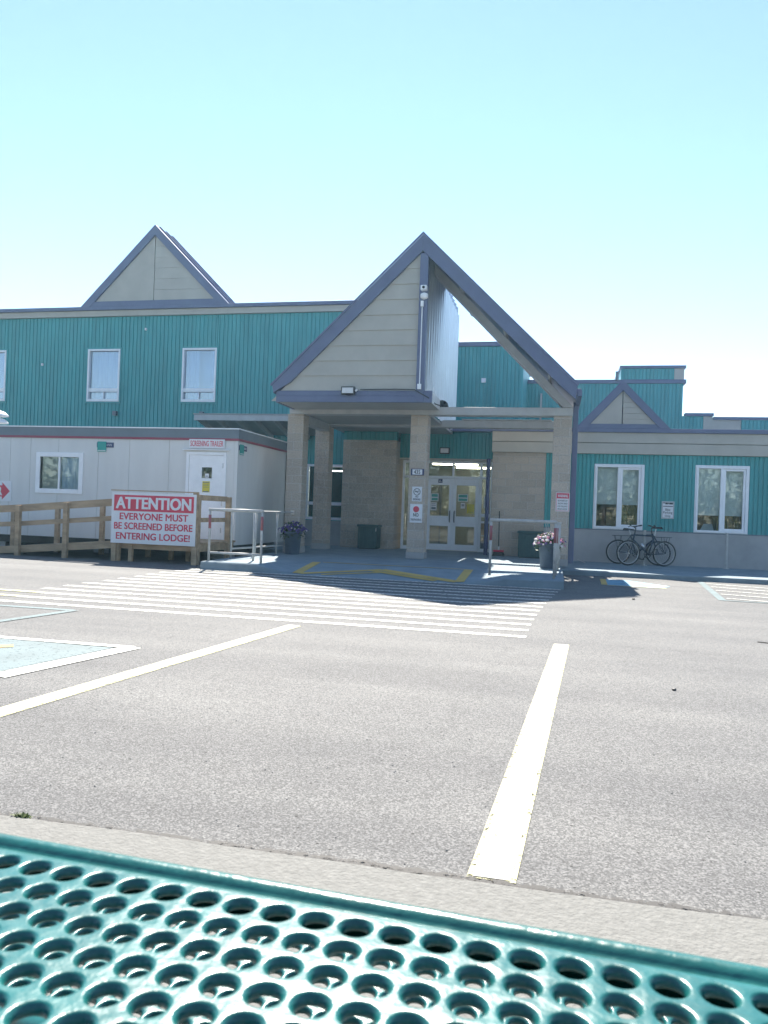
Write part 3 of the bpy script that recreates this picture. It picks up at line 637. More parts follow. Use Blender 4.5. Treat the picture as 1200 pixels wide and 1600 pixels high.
for i, s in enumerate(('BEWARE OF', 'SNOW AND', 'ICE FALLING', 'FROM ROOF')): b.text(s, .065, .275, 1.572-i*.062, 1.608-i*.062, YP-.0165, .004)
b.build('lettering', 'black', o)
YW = 20.684
o = sign('bike_parking_sign', 'white Bike Parking Only sign on teal wall between two windows', 2.67, 2.97, 1.29, 1.73, YW, border='black')
b = MB(); [b.box(2.70+x, 2.70+x+q, YW-.015, YW-.0122, 1.655+dz_, 1.70) for x, q, dz_ in ((0, .05, .022), (.055, .06, 0), (.12, .025, .008), (.15, .09, 0))]; b.box(2.70, 2.94, YW-.015, YW-.0122, 1.595, 1.613); b.text('Bike', 2.76, 2.88, 1.49, 1.55, YW-.0125, .004); b.text('Parking', 2.71, 2.93, 1.40, 1.475, YW-.0125, .004); b.text('Only', 2.75, 2.89, 1.32, 1.385, YW-.0125, .004); b.build('lettering', 'black', o)
# door notices
def notice(name, lab, x0, x1, z0, z1, y, m, bands):
    o = thing(name, lab, 'notice', ((x0+x1)/2, y, z0)); MB().box(x0, x1, y-.003, y, z0, z1).build('sheet', 'signw' if m != 'yellow' else m, o)
    b = MB(); h = z1-z0
    for a, c in bands: b.box(x0+.02, x1-.02, y-.0045, y-.0032, z0+h*a, z0+h*c)
    b.build('print', 'greensheet' if m == 'greensheet' else 'slate', o); return o
YG = 22.003
notice('door_notice', 'green and white notice, upper one on the right entrance door', -2.72, -2.43, 1.58, 1.79, YG, 'greensheet', [(.08, .42), (.55, .92)])
notice('door_notice', 'small white notice below the green one on right entrance door', -2.63, -2.51, 1.38, 1.54, YG, 'plain', [(.3, .36), (.5, .75)])
notice('door_notice', 'yellow-green notice in the lower corner of right entrance door glass', -2.45, -2.24, 1.25, 1.51, YG, 'yellow', [(.1, .14)])
notice('door_notice', 'green and white notice on left entrance door beside the pillar', -3.50, -3.28, 1.57, 1.79, YG, 'greensheet', [(.08, .42), (.55, .92)])
notice('door_notice', 'white notice beneath the green one on left entrance door', -3.50, -3.33, 1.30, 1.53, YG, 'plain', [(.15, .4), (.6, .66), (.8, .86)])
notice('door_notice', 'pale notice inside the narrow side window right of the doors', -1.98, -1.86, 1.42, 1.75, 22.042, 'plain', [(.4, .45)])

# ---------------------------------------------------------------- screening trailer
TY = 16.0
TR = thing('screening_trailer', 'white and grey screening trailer with slate roof band and wooden ramp before it', 'trailer', (-11, TY, 0))
def T(name, m, mb, parent=TR, **k): return mb.build(name, m, parent, **k)
X0, X1, Y1 = -17.0, -6.93, 19.2
tops = [(-11.92, -10.90, 1.47, 2.22), (-8.15, -7.2, .40, 2.38)]
b = MB(); x = X0
cuts = [-15.8, -14.6, -13.4, -12.75, -12.2, -11.45, -10.4, -9.6, -8.6, X1-.081]
for a, c in zip([X0]+cuts, cuts):
    wall(b, a+.004, c-.004, .34, 2.68, TY, TY+.08, tops)
wall(b, X0+.082, X1-.082, .36, 2.66, TY+.012, TY+.09, tops)
b.box(X1-.08, X1, TY-.004, Y1, .335, 2.68); b.box(X0, X0+.08, TY+.1, Y1, .34, 2.68); b.box(X0, X1, Y1-.08, Y1-.001, .34, 2.66)
T('body', 'trailer', b)
b = MB(); b.box(X0-.02, X1+.015, TY-.02, TY+.06, 2.682, 2.92); b.box(X1-.05, X1+.02, TY+.061, Y1+.02, 2.682, 2.92); T('roof_band', 'slate', b)
b = MB(); b.box(X0-.022, X1+.018, TY-.024, TY-.0205, 2.664, 2.716); b.box(X1+.0205, X1+.024, TY-.022, Y1, 2.664, 2.716); T('red_stripe', 'dred', b)
T('roof', 'slate', MB().box(X0, X1-.05, TY+.06, Y1, 2.86, 2.90))
b = MB(); b.box(X0-.03, X1+.03, TY-.035, TY+.05, 2.921, 2.945); b.box(X1-.03, X1+.03, TY+.051, Y1+.03, 2.921, 2.945); T('roof_edge', 'white', b)
T('chassis', 'black', MB().box(X0+.2, X1-.2, TY+.2, Y1-.2, .16, .34)); T('floor', 'room', MB().box(X0+.08, X1-.08, TY+.1, Y1-.1, .341, .40))
for x in (-16, -13.4, -10.6, -7.6): T('support_block', 'base', MB().box(x, x+.4, TY+.25, TY+.65, 0, .16))
b = MB(); ring(b, -12.03, -10.78, 1.36, 2.33, TY-.025, TY+.07, .11); W = T('window', 'white', b, bevel=.006)
MB().box(-11.435, -11.395, TY-.01, TY+.06, 1.47, 2.22).build('mullion', 'white', W); MB().box(-11.918, -11.437, TY+.03, TY+.036, 1.472, 2.218).build('pane', 'glass', W); MB().box(-11.393, -10.892, TY+.015, TY+.021, 1.472, 2.218).build('pane', 'glass', W)
c = MB(); curtain_sheet(c, -11.40, -10.88, 1.46, 2.24, TY+.075, .012, 40); c.build('plastic_curtain', 'curtain', W, smooth=True); MB().box(-11.93, -11.43, TY+.075, TY+.08, 1.46, 2.24).build('blind', 'beam', W)
b = MB(); b.box(-8.16, -8.09, TY-.03, TY+.06, .40, 2.40); b.box(-7.26, -7.19, TY-.03, TY+.06, .40, 2.40); b.box(-8.09, -7.26, TY-.03, TY+.06, 2.335, 2.40); b.box(-8.24, -7.12, TY-.07, TY-.001, 2.44, 2.462); T('door_frame', 'white', b, bevel=.004)
b = MB(); wall(b, -8.085, -7.265, .42, 2.33, TY-.015, TY+.03, [(-7.78, -7.53, 1.815, 2.06)]); DO = T('door', 'white', b)
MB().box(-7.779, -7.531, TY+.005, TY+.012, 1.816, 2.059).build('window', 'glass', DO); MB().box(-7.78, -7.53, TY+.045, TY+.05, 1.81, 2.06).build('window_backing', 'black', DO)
MB().lathe((0, 0, 0), [(.02, 0), (.03, .02), (.03, .045), (.01, .06)], 12).build('knob', 'steel', DO, smooth=True)
kn = DO.children[-1]; kn.rotation_euler = (pi/2, 0, 0); 
for v in kn.data.vertices: v.co += Vector(ORG[DO.name])
kn.location = (-8.03-ORG[DO.name][0], TY-.014-ORG[DO.name][1], 1.57-ORG[DO.name][2])
for z in (2.05, 1.2, .6): MB().tube([(-7.262, TY-.035, z), (-7.262, TY-.035, z+.11)], .012, 8).build('hinge', 'steel', DO)
notice('door_notice', 'small white note stuck in the trailer door window', -7.70, -7.61, 1.83, 1.92, TY+.003, 'plain', [(.3, .45)])
notice('door_notice', 'yellow notice taped to white trailer door below its window', -7.75, -7.57, 1.50, 1.745, TY-.0155, 'yellow', [(.02, .1), (.45, .48), (.6, .63), (.72, .75), (.86, .92)])
o = sign('trailer_name_sign', 'long white sign reading SCREENING TRAILER in red above trailer door', -8.10, -7.235, 2.49, 2.69, TY-.026); MB().text('SCREENING TRAILER', -8.065, -7.27, 2.53, 2.655, TY-.0385, .004).build('lettering', 'red', o)
def logo(org, rot, lab):
    t = thing('company_sign', lab, 'sign', org, rot, local=True)
    MB().box(0, .43, -.012, 0, .10, .215).build('name_plate', 'navy', t); MB().box(.02, .245, -.020, -.0125, 0, .235).build('emblem', 'tealsign', t)
    b = MB(); [(b.box(.262+i*.028, .268+i*.028, -.015, -.0122, .135, .182), b.box(.2685+i*.028, .28+i*.028, -.015, -.0122, .172 if i % 2 else .135, .182 if i % 2 else .145)) for i in range(5)]; b.build('lettering', 'signw', t); b = MB().box(.03, .235, -.022, -.0202, .018, .033); b.build('underline', 'signw', t)
logo((-10.44, TY-.001, 2.365), 0, 'teal and navy company sign on the long front side of trailer')
logo((X1+.001, TY+.05, 2.365), pi/2, 'teal and navy company sign on the trailer end beside the corner')
o = sign('arrow_sign', 'white sign with a red arrow pointing right on the trailer wall', -14.1, -12.68, 1.13, 1.62, TY-.001)
b = MB(); b.prism([(-14.0, 1.24), (-12.93, 1.24), (-12.93, 1.17), (-12.72, 1.375), (-12.93, 1.58), (-12.93, 1.51), (-14.0, 1.51)], TY-.017, TY-.0132); b.build('arrow', 'red', o, fix=True); MB().text('TRAILER', -13.9, -12.92, 1.275, 1.475, TY-.0175, .03).build('lettering', 'signw', o)
vt = thing('roof_vent', 'white cowled vent standing on the trailer roof', 'vent', (-14.02, 17, 2.9))
MB().tube([(-14.02, 17, 2.9), (-14.02, 17, 3.3)], .10, 14).build('stack', 'galv', vt, smooth=True)
for z in (3.12, 3.30): MB().lathe((-14.02, 17, z), [(.31, 0), (.30, .03), (.22, .10), (.10, .14), (.02, .15)], 20).build('cowl', 'white', vt, smooth=True)

# wooden ramp
RA = thing('wooden_ramp', 'weathered timber access ramp with rails running up to the trailer door', 'ramp', (-10, 14.9, 0))
def W_(name, mb, parent=RA, **k): return mb.build(name, 'wood', parent, **k)
dz = lambda x: min(max(.405+.0885*(x+8.85), .03), .45)
for px_ in (-13.6, -12.3, -11.1, -9.96, -8.74): W_('post', MB().box(px_-.05, px_+.05, 14.20, 14.29, 0, dz(px_)+.86), bevel=.006)
W_('post', MB().box(-7.03, -6.93, 14.20, 14.29, 0, 1.415), bevel=.006); W_('stub_post', MB().box(-8.50, -8.42, 14.24, 14.33, 0, .34), bevel=.006); W_('stub_post', MB().box(-7.6, -7.52, 15.0, 15.09, 0, .34)); W_('stub_post', MB().box(-8.1, -8.02, 15.2, 15.29, 0, .34))
W_('post', MB().box(-6.98, -6.88, 15.55, 15.66, 0, 1.40), bevel=.006)
for px_ in (-13.5, -12.33, -11.17, -10.02, -8.85): W_('post', MB().box(px_-.05, px_+.05, 15.62, 15.71, 0, dz(px_)+.80), bevel=.006)
def rail(h, t, y, name, yw=.04):
    b = MB()
    for a, c in ((-13.6, -11.1), (-11.1, -8.75)): b.add([(a, y, dz(a)+h-t), (c, y, dz(c)+h-t), (c, y, dz(c)+h), (a, y, dz(a)+h), (a, y+yw, dz(a)+h-t), (c, y+yw, dz(c)+h-t), (c, y+yw, dz(c)+h), (a, y+yw, dz(a)+h)],
            [(0, 1, 2, 3), (7, 6, 5, 4), (3, 2, 6, 7), (1, 0, 4, 5), (0, 3, 7, 4), (2, 1, 5, 6)])
    return W_(name, b)
rail(.875, .15, 14.292, 'top_rail'); rail(.52, .10, 14.292, 'mid_rail'); rail(.0, .15, 14.292, 'rim_board')
b = MB(); b.box(-8.75, -6.93, 14.292, 14.33, 1.30, 1.41); b.box(-6.98, -6.94, 14.331, 15.55, 1.30, 1.41); b.box(-8.9, -6.9, 14.17, 14.199, 1.412, 1.44) if False else None; W_('top_rail', b)
b = MB(); b.box(-8.75, -6.93, 14.292, 14.33, .86, .95); b.box(-6.98, -6.94, 14.331, 15.55, .86, .95); W_('mid_rail', b)
b = MB(); b.box(-8.75, -6.93, 14.292, 14.33, .26, .42); b.box(-6.98, -6.94, 14.331, 15.95, .26, .42); W_('rim_board', b)
b = MB(); x = -13.6
while x < -6.99:
    z = dz(x+.07); b.box(x, x+.13, 14.335, 15.95, z-.04, z); x += .14
W_('deck', b)
# attention sign on its two timber legs
AS = thing('attention_sign', 'big white ATTENTION sign with red lettering on timber posts beside the ramp', 'sign', (-7.9, 14.15, 0))
ys = 14.15
MB().box(-8.84, -6.97, ys-.018, ys, .375, 1.41).build('board', 'signw', AS, bevel=.004)
b = MB(); b.box(-8.83, -8.73, ys+.001, ys+.048, 0, 1.40); MB.build(b, 'leg', 'wood', AS); b = MB().box(-7.05, -6.94, ys+.001, ys+.048, 0, 1.44); b.build('leg', 'wood', AS)
MB().box(-8.86, -6.94, ys-.03, ys+.048, 1.442, 1.462).build('cap_strip', 'wood', AS)
MB().box(-8.785, -7.02, ys-.022, ys-.0185, 1.035, 1.36).build('red_banner', 'red', AS); MB().text('ATTENTION', -8.74, -7.07, 1.085, 1.315, ys-.0225, .03).build('heading', 'signw', AS)
b = MB()
for s, a, c, z in (('EVERYONE MUST', -8.65, -7.13, .86), ('BE SCREENED BEFORE', -8.77, -7.03, .665), ('ENTERING LODGE!', -8.72, -7.08, .46)): b.text(s, a, c, z, z+.135, ys-.0185, .022)
b.build('lettering', 'red', AS)

# ---------------------------------------------------------------- railings
def railing(lab, x0, x1, y0, y1, low, redx):
    t = thing('handrail', lab, 'railing', (x0, y0, .15)); zt = 1.13; r = .024
    for x, y in ((x0, y0), (x1, y0)): MB().tube([(x, y, .15), (x, y, zt-.02)], r, 10).build('post', 'pipe', t, smooth=True)
    MB().tube([(x0-.02, y0, zt), (x1+.02, y0, zt)], .03, 10).build('top_rail', 'pipe', t, smooth=True)
    if low: MB().tube([(x0+.02, y0, .31), (x1-.02, y0, .31)], .022, 10).build('bottom_rail', 'pipe', t, smooth=True)
    for x in redx: MB().tube([(x, y0, zt-.36), (x, y0, zt-.10)], r+.003, 10).build('red_tape', 'tape', t, smooth=True)
    return t
t = railing('pale pipe handrail on the slab edge beside the attention sign', -6.42, -5.36, 13.62, 17.3, True, (-6.42, -5.36))
for x, y in ((-6.40, 14.6), (-6.28, 15.6), (-5.75, 14.2), (-6.17, 16.6)): MB().tube([(x, y, .15), (x, y, 1.09)], .022, 10).build('post', 'pipe', t, smooth=True)
MB().tube([(-6.42, 13.62, 1.13), (-6.40, 14.6, 1.11), (-6.28, 15.6, 1.11), (-6.17, 16.6, 1.11), (-6.08, 17.38, 1.11)], .022, 8).build('side_rail', 'pipe', t); MB().tube([(-6.40, 14.6, .34), (-6.28, 15.6, .34), (-6.17, 16.6, .34), (-6.12, 17.38, .34)], .02, 8).build('side_rail', 'pipe', t)
MB().box(-6.12, -6.04, 17.37, 17.398, 1.06, 1.16).build('wall_plate', 'steel', t)
t = railing('pale pipe handrail with red tape on the slab edge before the flower pot', -1.08, .03, 13.66, 17.3, False, (-1.08, .03))
for x, y in ((.06, 14.4), (.10, 15.7), (.13, 16.9)): MB().tube([(x, y, .15), (x, y, 1.09)], .024, 10).build('post', 'pipe', t, smooth=True)
MB().tube([(.03, 13.66, 1.13), (.06, 14.4, 1.10), (.10, 15.7, 1.10), (.15, 17.38, 1.10)], .024, 8).build('side_rail', 'pipe', t); MB().tube([(.06, 14.4, .36), (.10, 15.7, .36), (.15, 17.38, .36)], .02, 8).build('side_rail', 'pipe', t)
for x, y in ((.045, 14.05), (.075, 14.9), (.09, 15.3), (.11, 16.1), (.12, 16.5)): MB().tube([(x, y, .36), (x, y, 1.09)], .018, 8).build('baluster', 'pipe', t, smooth=True)
MB().tube([(.06, 14.4, 1.02), (.06, 14.4, .74)], .028, 10).build('red_tape', 'tape', t, smooth=True)

# ---------------------------------------------------------------- flower pots
def leaves(mb, c, rad, n, size, mi=0, flat=1.0, rng=random, fall=0):
    for _ in range(n):
        u = Vector((rng.gauss(0, 1), rng.gauss(0, 1), rng.gauss(0, 1))).normalized(); k = rng.random()**.45
        p = Vector(c)+Vector((u.x*rad[0], u.y*rad[1], u.z*rad[2]))*k
        if fall and (u.x**2+u.y**2)**.5*k > .7: p.z -= rng.random()*fall
        d = Vector((rng.gauss(0, 1), rng.gauss(0, 1), rng.gauss(0, .7))).normalized(); e = d.cross(Vector((rng.random()-.5, rng.random()-.5, 1))).normalized()
        s = size*rng.uniform(.6, 1.3)
        mb.add([p-d*s, p+e*s*.45, p+d*s, p-e*s*.45], [(0, 1, 2, 3)], mi)
def planter(lab, x, y, mix, stakes, z=.15, h=.52):
    t = thing('flower_pot', lab, 'flower pot', (x, y, z), group=None)
    MB().lathe((x, y, z), [(.155, 0), (.165, .01), (.20, h-.05), (.225, h-.045), (.23, h), (.20, h), (.19, h-.06), (.02, h-.06)], 24).build('pot', 'pot', t, smooth=True)
    MB().lathe((x, y, z), [(.188, h-.075), (.188, h-.055), (.01, h-.05)], 16).build('soil', 'bark', t)
    b = MB(); leaves(b, (x, y, z+h+.08), (.30, .28, .15), 650, .04, fall=.22); b.build('foliage', 'leaf', t)
    for m, n in mix:
        f = MB()
        for _ in range(n):
            a = random.random()*2*pi; r = random.random()**.5*.34; zz = z+h+.19-.9*r*r*1.8+random.uniform(-.06, .05)
            p = Vector((x+r*cos(a), y+r*sin(a), zz)); nd = Vector((cos(a)*r*2, sin(a)*r*2-.5, .7)).normalized()
            u = nd.cross(Vector((0, 0, 1))).normalized(); v = u.cross(nd); s = random.uniform(.022, .036)
            vs = [p+nd*.012]+[p+(u*cos(2*pi*k/10)+v*sin(2*pi*k/10))*s*(1 if k % 2 == 0 else .72) for k in range(10)]
            f.add(vs, [(0, k+1, (k+1) % 10+1) for k in range(10)])
        f.build('blossom', m, t)
    if stakes:
        s = MB(); s.tube([(x+.02, y, z+h), (x-.10, y, z+h+.48)], .006, 5); s.tube([(x+.05, y, z+h), (x-.04, y, z+h+.42)], .006, 5); s.build('stake', 'pipe', t)
    return t
planter('blue-grey pot of purple petunias at the foot of left pillar', -5.92, 17.0, [('petp', 120), ('petw', 22)], False)
planter('blue-grey pot of pink and purple petunias with stakes by right pillar', -.09, 16.35, [('petk', 70), ('petw', 80), ('petp', 50)], True)

# ---------------------------------------------------------------- bins, broom, box
def wbin(lab, x0, x1, y0, y1, h):
    t = thing('waste_bin', lab, 'bin', ((x0+x1)/2, y0, .15))
    b = MB(); b.box(x0+.015, x1-.015, y0+.012, y1, .17, h-.06); n = 4
    for i in range(n+1):
        x = x0+.02+(x1-x0-.08)*i/n; b.box(x, x+.04, y0, y0+.0125, .19, h-.10)
    b.build('body', 'bin', t, bevel=.008); MB().box(x0-.012, x1+.012, y0-.015, y1+.01, h-.059, h).build('lid', 'bin', t, bevel=.012)
    MB().box(x0+.05, x1-.05, y0+.03, y1-.03, .15, .169).build('foot', 'black', t); MB().tube([(x1-.03, y0-.03, h-.18), (x1-.03, y0-.03, h-.09)], .008, 6).build('latch', 'steel', t)
wbin('dark teal waste bin against the stone wall left of doors', -5.36, -4.79, 20.82, 21.35, .83)
wbin('dark green waste bin behind the flower pot by right pillar', -.90, -.26, 20.1, 20.62, .84)
t = thing('broom', 'long handled broom with red head leaning by the right block wall', 'broom', (-1.40, 20.5, .15))
MB().tube([(-1.40, 20.42, .36), (-1.43, 20.66, 1.33)], .013, 8).build('handle', 'black', t, smooth=True)
b = MB(); b.tube([(-1.40, 20.42, .40), (-1.40, 20.41, .30)], [.03, .02], 8); b.build('socket', 'steel', t); MB().box(-1.54, -1.26, 20.36, 20.46, .26, .31).build('head', 'red', t, bevel=.012)
MB().prism([(-1.56, .15), (-1.24, .15), (-1.27, .26), (-1.53, .26)], 20.35, 20.47).build('bristles', 'black', t, fix=True)
t = thing('wooden_box', 'orange wooden box standing inside the glass right of the doors', 'box', (-1.93, 22.4, .15))
MB().box(-2.08, -1.62, 22.35, 22.7, .45, .98).build('panel', 'cardboard', t, bevel=.01); MB().box(-2.06, -1.64, 22.36, 22.69, .15, .449).build('plinth', 'navy', t); MB().box(-2.08, -1.62, 22.32, 22.349, .60, .63).build('shelf_edge', 'beige', t)

def pap(name, lab, x0, x1, y, z, h, m, cat):
    b = MB(); b.add([(x0, y, z), (x1, y, z), (x1-(x1-x0)*.1, y+.12, z+h), (x0+(x1-x0)*.35, y+.1, z+h*.95), (x0, y+.01, z), (x1, y+.01, z), (x1-(x1-x0)*.1, y+.13, z+h), (x0+(x1-x0)*.35, y+.11, z+h*.95)], [(0, 1, 2, 3), (7, 6, 5, 4), (0, 4, 5, 1), (1, 5, 6, 2), (2, 6, 7, 3), (3, 7, 4, 0)])
    tag(b.build(name, m, org=(x0, y, z)), lab, cat)
pap('paper_sheet', 'white papers on the sill inside the left window of right wing', 1.18, 1.5, 20.96, .972, .08, 'signw', 'paper')
pap('paper_sheet', 'heap of white papers on the sill behind the far right window', 3.62, 4.0, 20.96, .962, .24, 'signw', 'paper')
tag(MB().box(1.35, 1.62, 21.35, 21.6, .0, 1.55).build('cabinet', 'cardboard', org=(1.48, 21.4, 0)), 'brown cabinet seen below the blind in the left window', 'cabinet')
c = MB(); curtain_sheet(c, 1.66, 2.16, .5, 1.65, 21.05, .03, 40); tag(c.build('drape', 'fabric', org=(1.9, 21.05, .5), smooth=True), 'yellow drape hanging inside the left window above the bicycles', 'drape')
c = MB(); curtain_sheet(c, 4.12, 4.66, .5, 1.5, 21.35, .03, 40); tag(c.build('drape', 'fabric', org=(4.4, 21.35, .5), smooth=True), 'brown-yellow drape inside the window nearest the right picture edge', 'drape')
tag(MB().box(3.5, 4.05, 21.45, 21.7, .0, 1.4).build('cabinet', 'cardboard', org=(3.8, 21.5, 0)), 'brown cabinet behind the papers in the far right window', 'cabinet')

# ---------------------------------------------------------------- bicycles and posts
def bicycle(lab, loc, rz, seat, paint, wb=.98, r=.31):
    t = thing('bicycle', lab, 'bicycle', loc, rz, 'bicycles by the right wing wall', local=True)
    rear, front = (-wb/2, 0, r), (wb/2, 0, r)
    for c in (rear, front):
        pts = [(c[0]+(r-.022)*cos(2*pi*k/40), 0, c[2]+(r-.022)*sin(2*pi*k/40)) for k in range(40)]
        ty = MB().tube(pts, .021, 8, closed=True); wh = ty.build('wheel', 'rubber', t, smooth=True)
        MB().tube([(c[0]+(r-.048)*cos(2*pi*k/40), 0, c[2]+(r-.048)*sin(2*pi*k/40)) for k in range(40)], .0095, 6, closed=True).build('rim', 'steel', wh, smooth=True)
        sp = MB()
        for k in range(24):
            a = 2*pi*k/24; s = .03 if k % 2 else -.03
            sp.tube([(c[0]+.02*cos(a+.5), s, c[2]+.02*sin(a+.5)), (c[0]+(r-.05)*cos(a), 0, c[2]+(r-.05)*sin(a))], .0018, 4)
        sp.tube([(c[0], -.05, c[2]), (c[0], .05, c[2])], .02, 8); sp.build('spokes', 'steel', wh)
    bb = (-.06, 0, r-.03); st = (-.20, 0, .74); hd = (.33, 0, .76); hl = (.36, 0, .64)
    f = MB(); f.tube([bb, st], .020); f.tube([st, hd], .020); f.tube([bb, hl], .024); f.tube([(.325, 0, .79), (.365, 0, .62)], .025)
    for s in (-.05, .05): f.tube([(rear[0], s, r), (bb[0], s*.5, bb[2])], .010); f.tube([(rear[0], s, r), (st[0], s*.3, st[2]-.03)], .009)
    f.build('frame', paint, t, smooth=True)
    k = MB()
    for s in (-.045, .045): k.tube([(.362, s, .625), (.40, s, .5), (wb/2, s, r)], .012)
    k.tube([(.362, -.05, .63), (.362, .05, .63)], .016); k.build('fork', paint, t, smooth=True)
    h = MB(); h.tube([(.325, 0, .79), (.30, 0, .92)], .014); h.tube([(.30, 0, .92), (.37, 0, .97)], .014); h.tube([(.30, -.29, 1.0), (.35, -.20, .985), (.37, -.06, .97), (.37, .06, .97), (.35, .20, .985), (.30, .29, 1.0)], .012); h.build('handlebar', 'black', t, smooth=True)
    g = MB()
    for s in (-1, 1): g.tube([(.30, s*.29, 1.0), (.335, s*.20, .988)], .018, 8); g.tube([(.33, s*.19, .985), (.41, s*.18, .95)], .008, 6)
    g.build('grip', 'rubber', t, smooth=True)
    MB().tube([st, (-.235, 0, seat)], .013).build('seat_post', 'steel', t)
    sd_ = MB(); rows = []
    for u, wd, hh in ((-.15, .06, .0), (-.13, .085, .03), (-.05, .075, .025), (.03, .035, .012), (.11, .018, .005), (.13, .006, -.005)): rows.append((u, wd, hh))
    vs = []
    for u, wd, hh in rows:
        for q in range(8): a = pi*q/7; vs.append((-.235+u, -wd*cos(a), seat+.02+hh+.03*sin(a)-.02))
    n = len(rows); sd_.add(vs, [(i*8+q, (i+1)*8+q, (i+1)*8+q+1, i*8+q+1) for i in range(n-1) for q in range(7)]+[tuple(i*8 for i in range(n)) + tuple(i*8+7 for i in reversed(range(n)))]); sd_.build('saddle', 'rubber', t, smooth=True)
    rk = MB()
    for s in (-.06, .06): rk.tube([(rear[0]-.16, s, .72), (st[0]-.02, s, .72)], .007); rk.tube([(rear[0], s, r), (rear[0]-.1, s, .72)], .006); rk.tube([(rear[0], s, r), (rear[0]+.06, s, .72)], .006)
    for q in range(5): rk.tube([(rear[0]-.16+q*.09, -.06, .72), (rear[0]-.16+q*.09, .06, .72)], .005)
    rk.build('rear_rack', 'black', t)
    MB().tube([(bb[0]+.10, 0, bb[2]+.12), (bb[0]+.20, 0, bb[2]+.26)], .035, 10).build('water_bottle', 'steel', t, smooth=True)
    c = MB(); c.tube([(bb[0]+.09*cos(2*pi*q/24), -.055, bb[2]+.09*sin(2*pi*q/24)) for q in range(24)], .008, 6, closed=True)
    for q in range(5): c.tube([(bb[0], -.055, bb[2]), (bb[0]+.088*cos(q*1.257), -.055, bb[2]+.088*sin(q*1.257))], .007, 5)
    c.tube([(bb[0], -.08, bb[2]), (bb[0]+.10, -.085, bb[2]-.13)], .011); c.tube([(bb[0], .08, bb[2]), (bb[0]-.10, .085, bb[2]+.13)], .011); c.tube([(bb[0], -.09, bb[2]), (bb[0], .09, bb[2])], .02)
    c.box(bb[0]+.06, bb[0]+.14, -.19, -.09, bb[2]-.14, bb[2]-.115); c.box(bb[0]-.14, bb[0]-.06, .09, .19, bb[2]+.12, bb[2]+.145); c.build('crankset', 'black', t)
    return t
bicycle('dark bicycle nearest the wall facing right, wheels either side of the front bike', (2.10, 20.33, .1), R(6), .86, 'bike')
bicycle('dark blue bicycle standing in front facing left beside the parking post', (2.25, 19.92, .1), R(180+22), .92, 'bike', .96, .315)
tag(MB().tube([(2.22, 20.12, .1), (2.22, 20.12, .985)], .032, 12).lathe((2.22, 20.12, .1), [(.08, 0), (.08, .012), (.035, .015)], 14).build('bike_post', 'pipe', org=(2.22, 20.12, .1)), 'grey steel bike post standing between the two bicycles', 'post')
tag(MB().tube([(4.17, 20.3, .1), (4.17, 20.3, .99)], .032, 12).lathe((4.17, 20.3, .1), [(.08, 0), (.08, .012), (.035, .015)], 14).build('bike_post', 'pipe', org=(4.17, 20.3, .1)), 'grey steel post alone below the far right window', 'post')
tag(MB().tube([(.62, 20.2, .17), (.70, 20.1, .14), (.79, 19.8, .115)], .012, 6).build('litter_stick', 'pipe', org=(.7, 20, .1)), 'short pale stick lying on pavement beside the right pillar', 'stick')

# ---------------------------------------------------------------- picnic table with perforated coated top
TT = thing('picnic_table', 'glossy dark green perforated metal picnic table in the foreground', 'table', (-.491, .628, .1), R(-2.9), local=True)
PITCH = .0345
def perforated(nx0, nx1, ny0, ny1, z, nseg, prof, under):
    K = nseg; th = (np.arange(K)+.5)*2*pi/K
    dirs = np.stack([np.cos(th), np.sin(th)], 1); sq = dirs/np.max(np.abs(dirs), 1, keepdims=True)*PITCH/2
    # snap to the corners so that neighbouring cells meet
    for k in range(K):
        if abs(abs(sq[k, 0])-abs(sq[k, 1])) < PITCH*.12: sq[k] = np.sign(sq[k])*PITCH/2
    rings = [np.c_[sq, np.zeros(K)]]+[np.c_[dirs*r_, np.full(K, z_)] for r_, z_ in prof]+[np.c_[sq, np.full(K, under)]]
    cell = np.concatenate(rings); nr = len(rings)
    q = np.array([(i*K+k, i*K+(k+1) % K, (i+1)*K+(k+1) % K, (i+1)*K+k) for i in range(nr-1) for k in range(K)])
    gx, gy = np.meshgrid(np.arange(nx0, nx1), np.arange(ny0, ny1)); off = np.stack([gx.ravel()*PITCH, gy.ravel()*PITCH, np.full(gx.size, z)], 1)
    V = (cell[None]+off[:, None]).reshape(-1, 3); Fc = (q[None]+(np.arange(gx.size)*len(cell))[:, None, None]).reshape(-1, 4)
    me = bpy.data.meshes.new('perforated'); me.vertices.add(len(V)); me.vertices.foreach_set('co', V.ravel().astype(np.float32))
    me.loops.add(Fc.size); me.loops.foreach_set('vertex_index', Fc.ravel().astype(np.int32)); me.polygons.add(len(Fc))
    me.polygons.foreach_set('loop_start', np.arange(0, Fc.size, 4, dtype=np.int32)); me.polygons.foreach_set('loop_total', np.full(len(Fc), 4, dtype=np.int32))
    me.polygons.foreach_set('use_smooth', np.ones(len(Fc), dtype=bool)); me.update(); me.validate(); me.materials.append(M['table'])
    return me
PROF = [(.0160, 0), (.0152, -.0001), (.0143, -.0006), (.0134, -.0015), (.0125, -.0028), (.0117, -.0046), (.0112, -.0064), (.0113, -.0080), (.0124, -.0094)]
ZT = .76
top = bpy.data.objects.new('tabletop', perforated(-14, 36, -20, 1, ZT, 24, PROF, -.0100)); COL.objects.link(top); top.parent = TT; ORG[top.name] = (0, 0, 0)
hx0, hx1, hy0, hy1 = -14.5*PITCH, 35.5*PITCH, -20.5*PITCH, .5*PITCH
EP = [(0, 0), (.004, 0), (.007, -.0012), (.0095, -.0042), (.012, -.0045), (.0145, -.0012), (.018, .0022), (.023, .0035), (.028, .0022), (.032, -.002), (.034, -.008), (.034, -.03), (.030, -.034), (.010, -.034)]
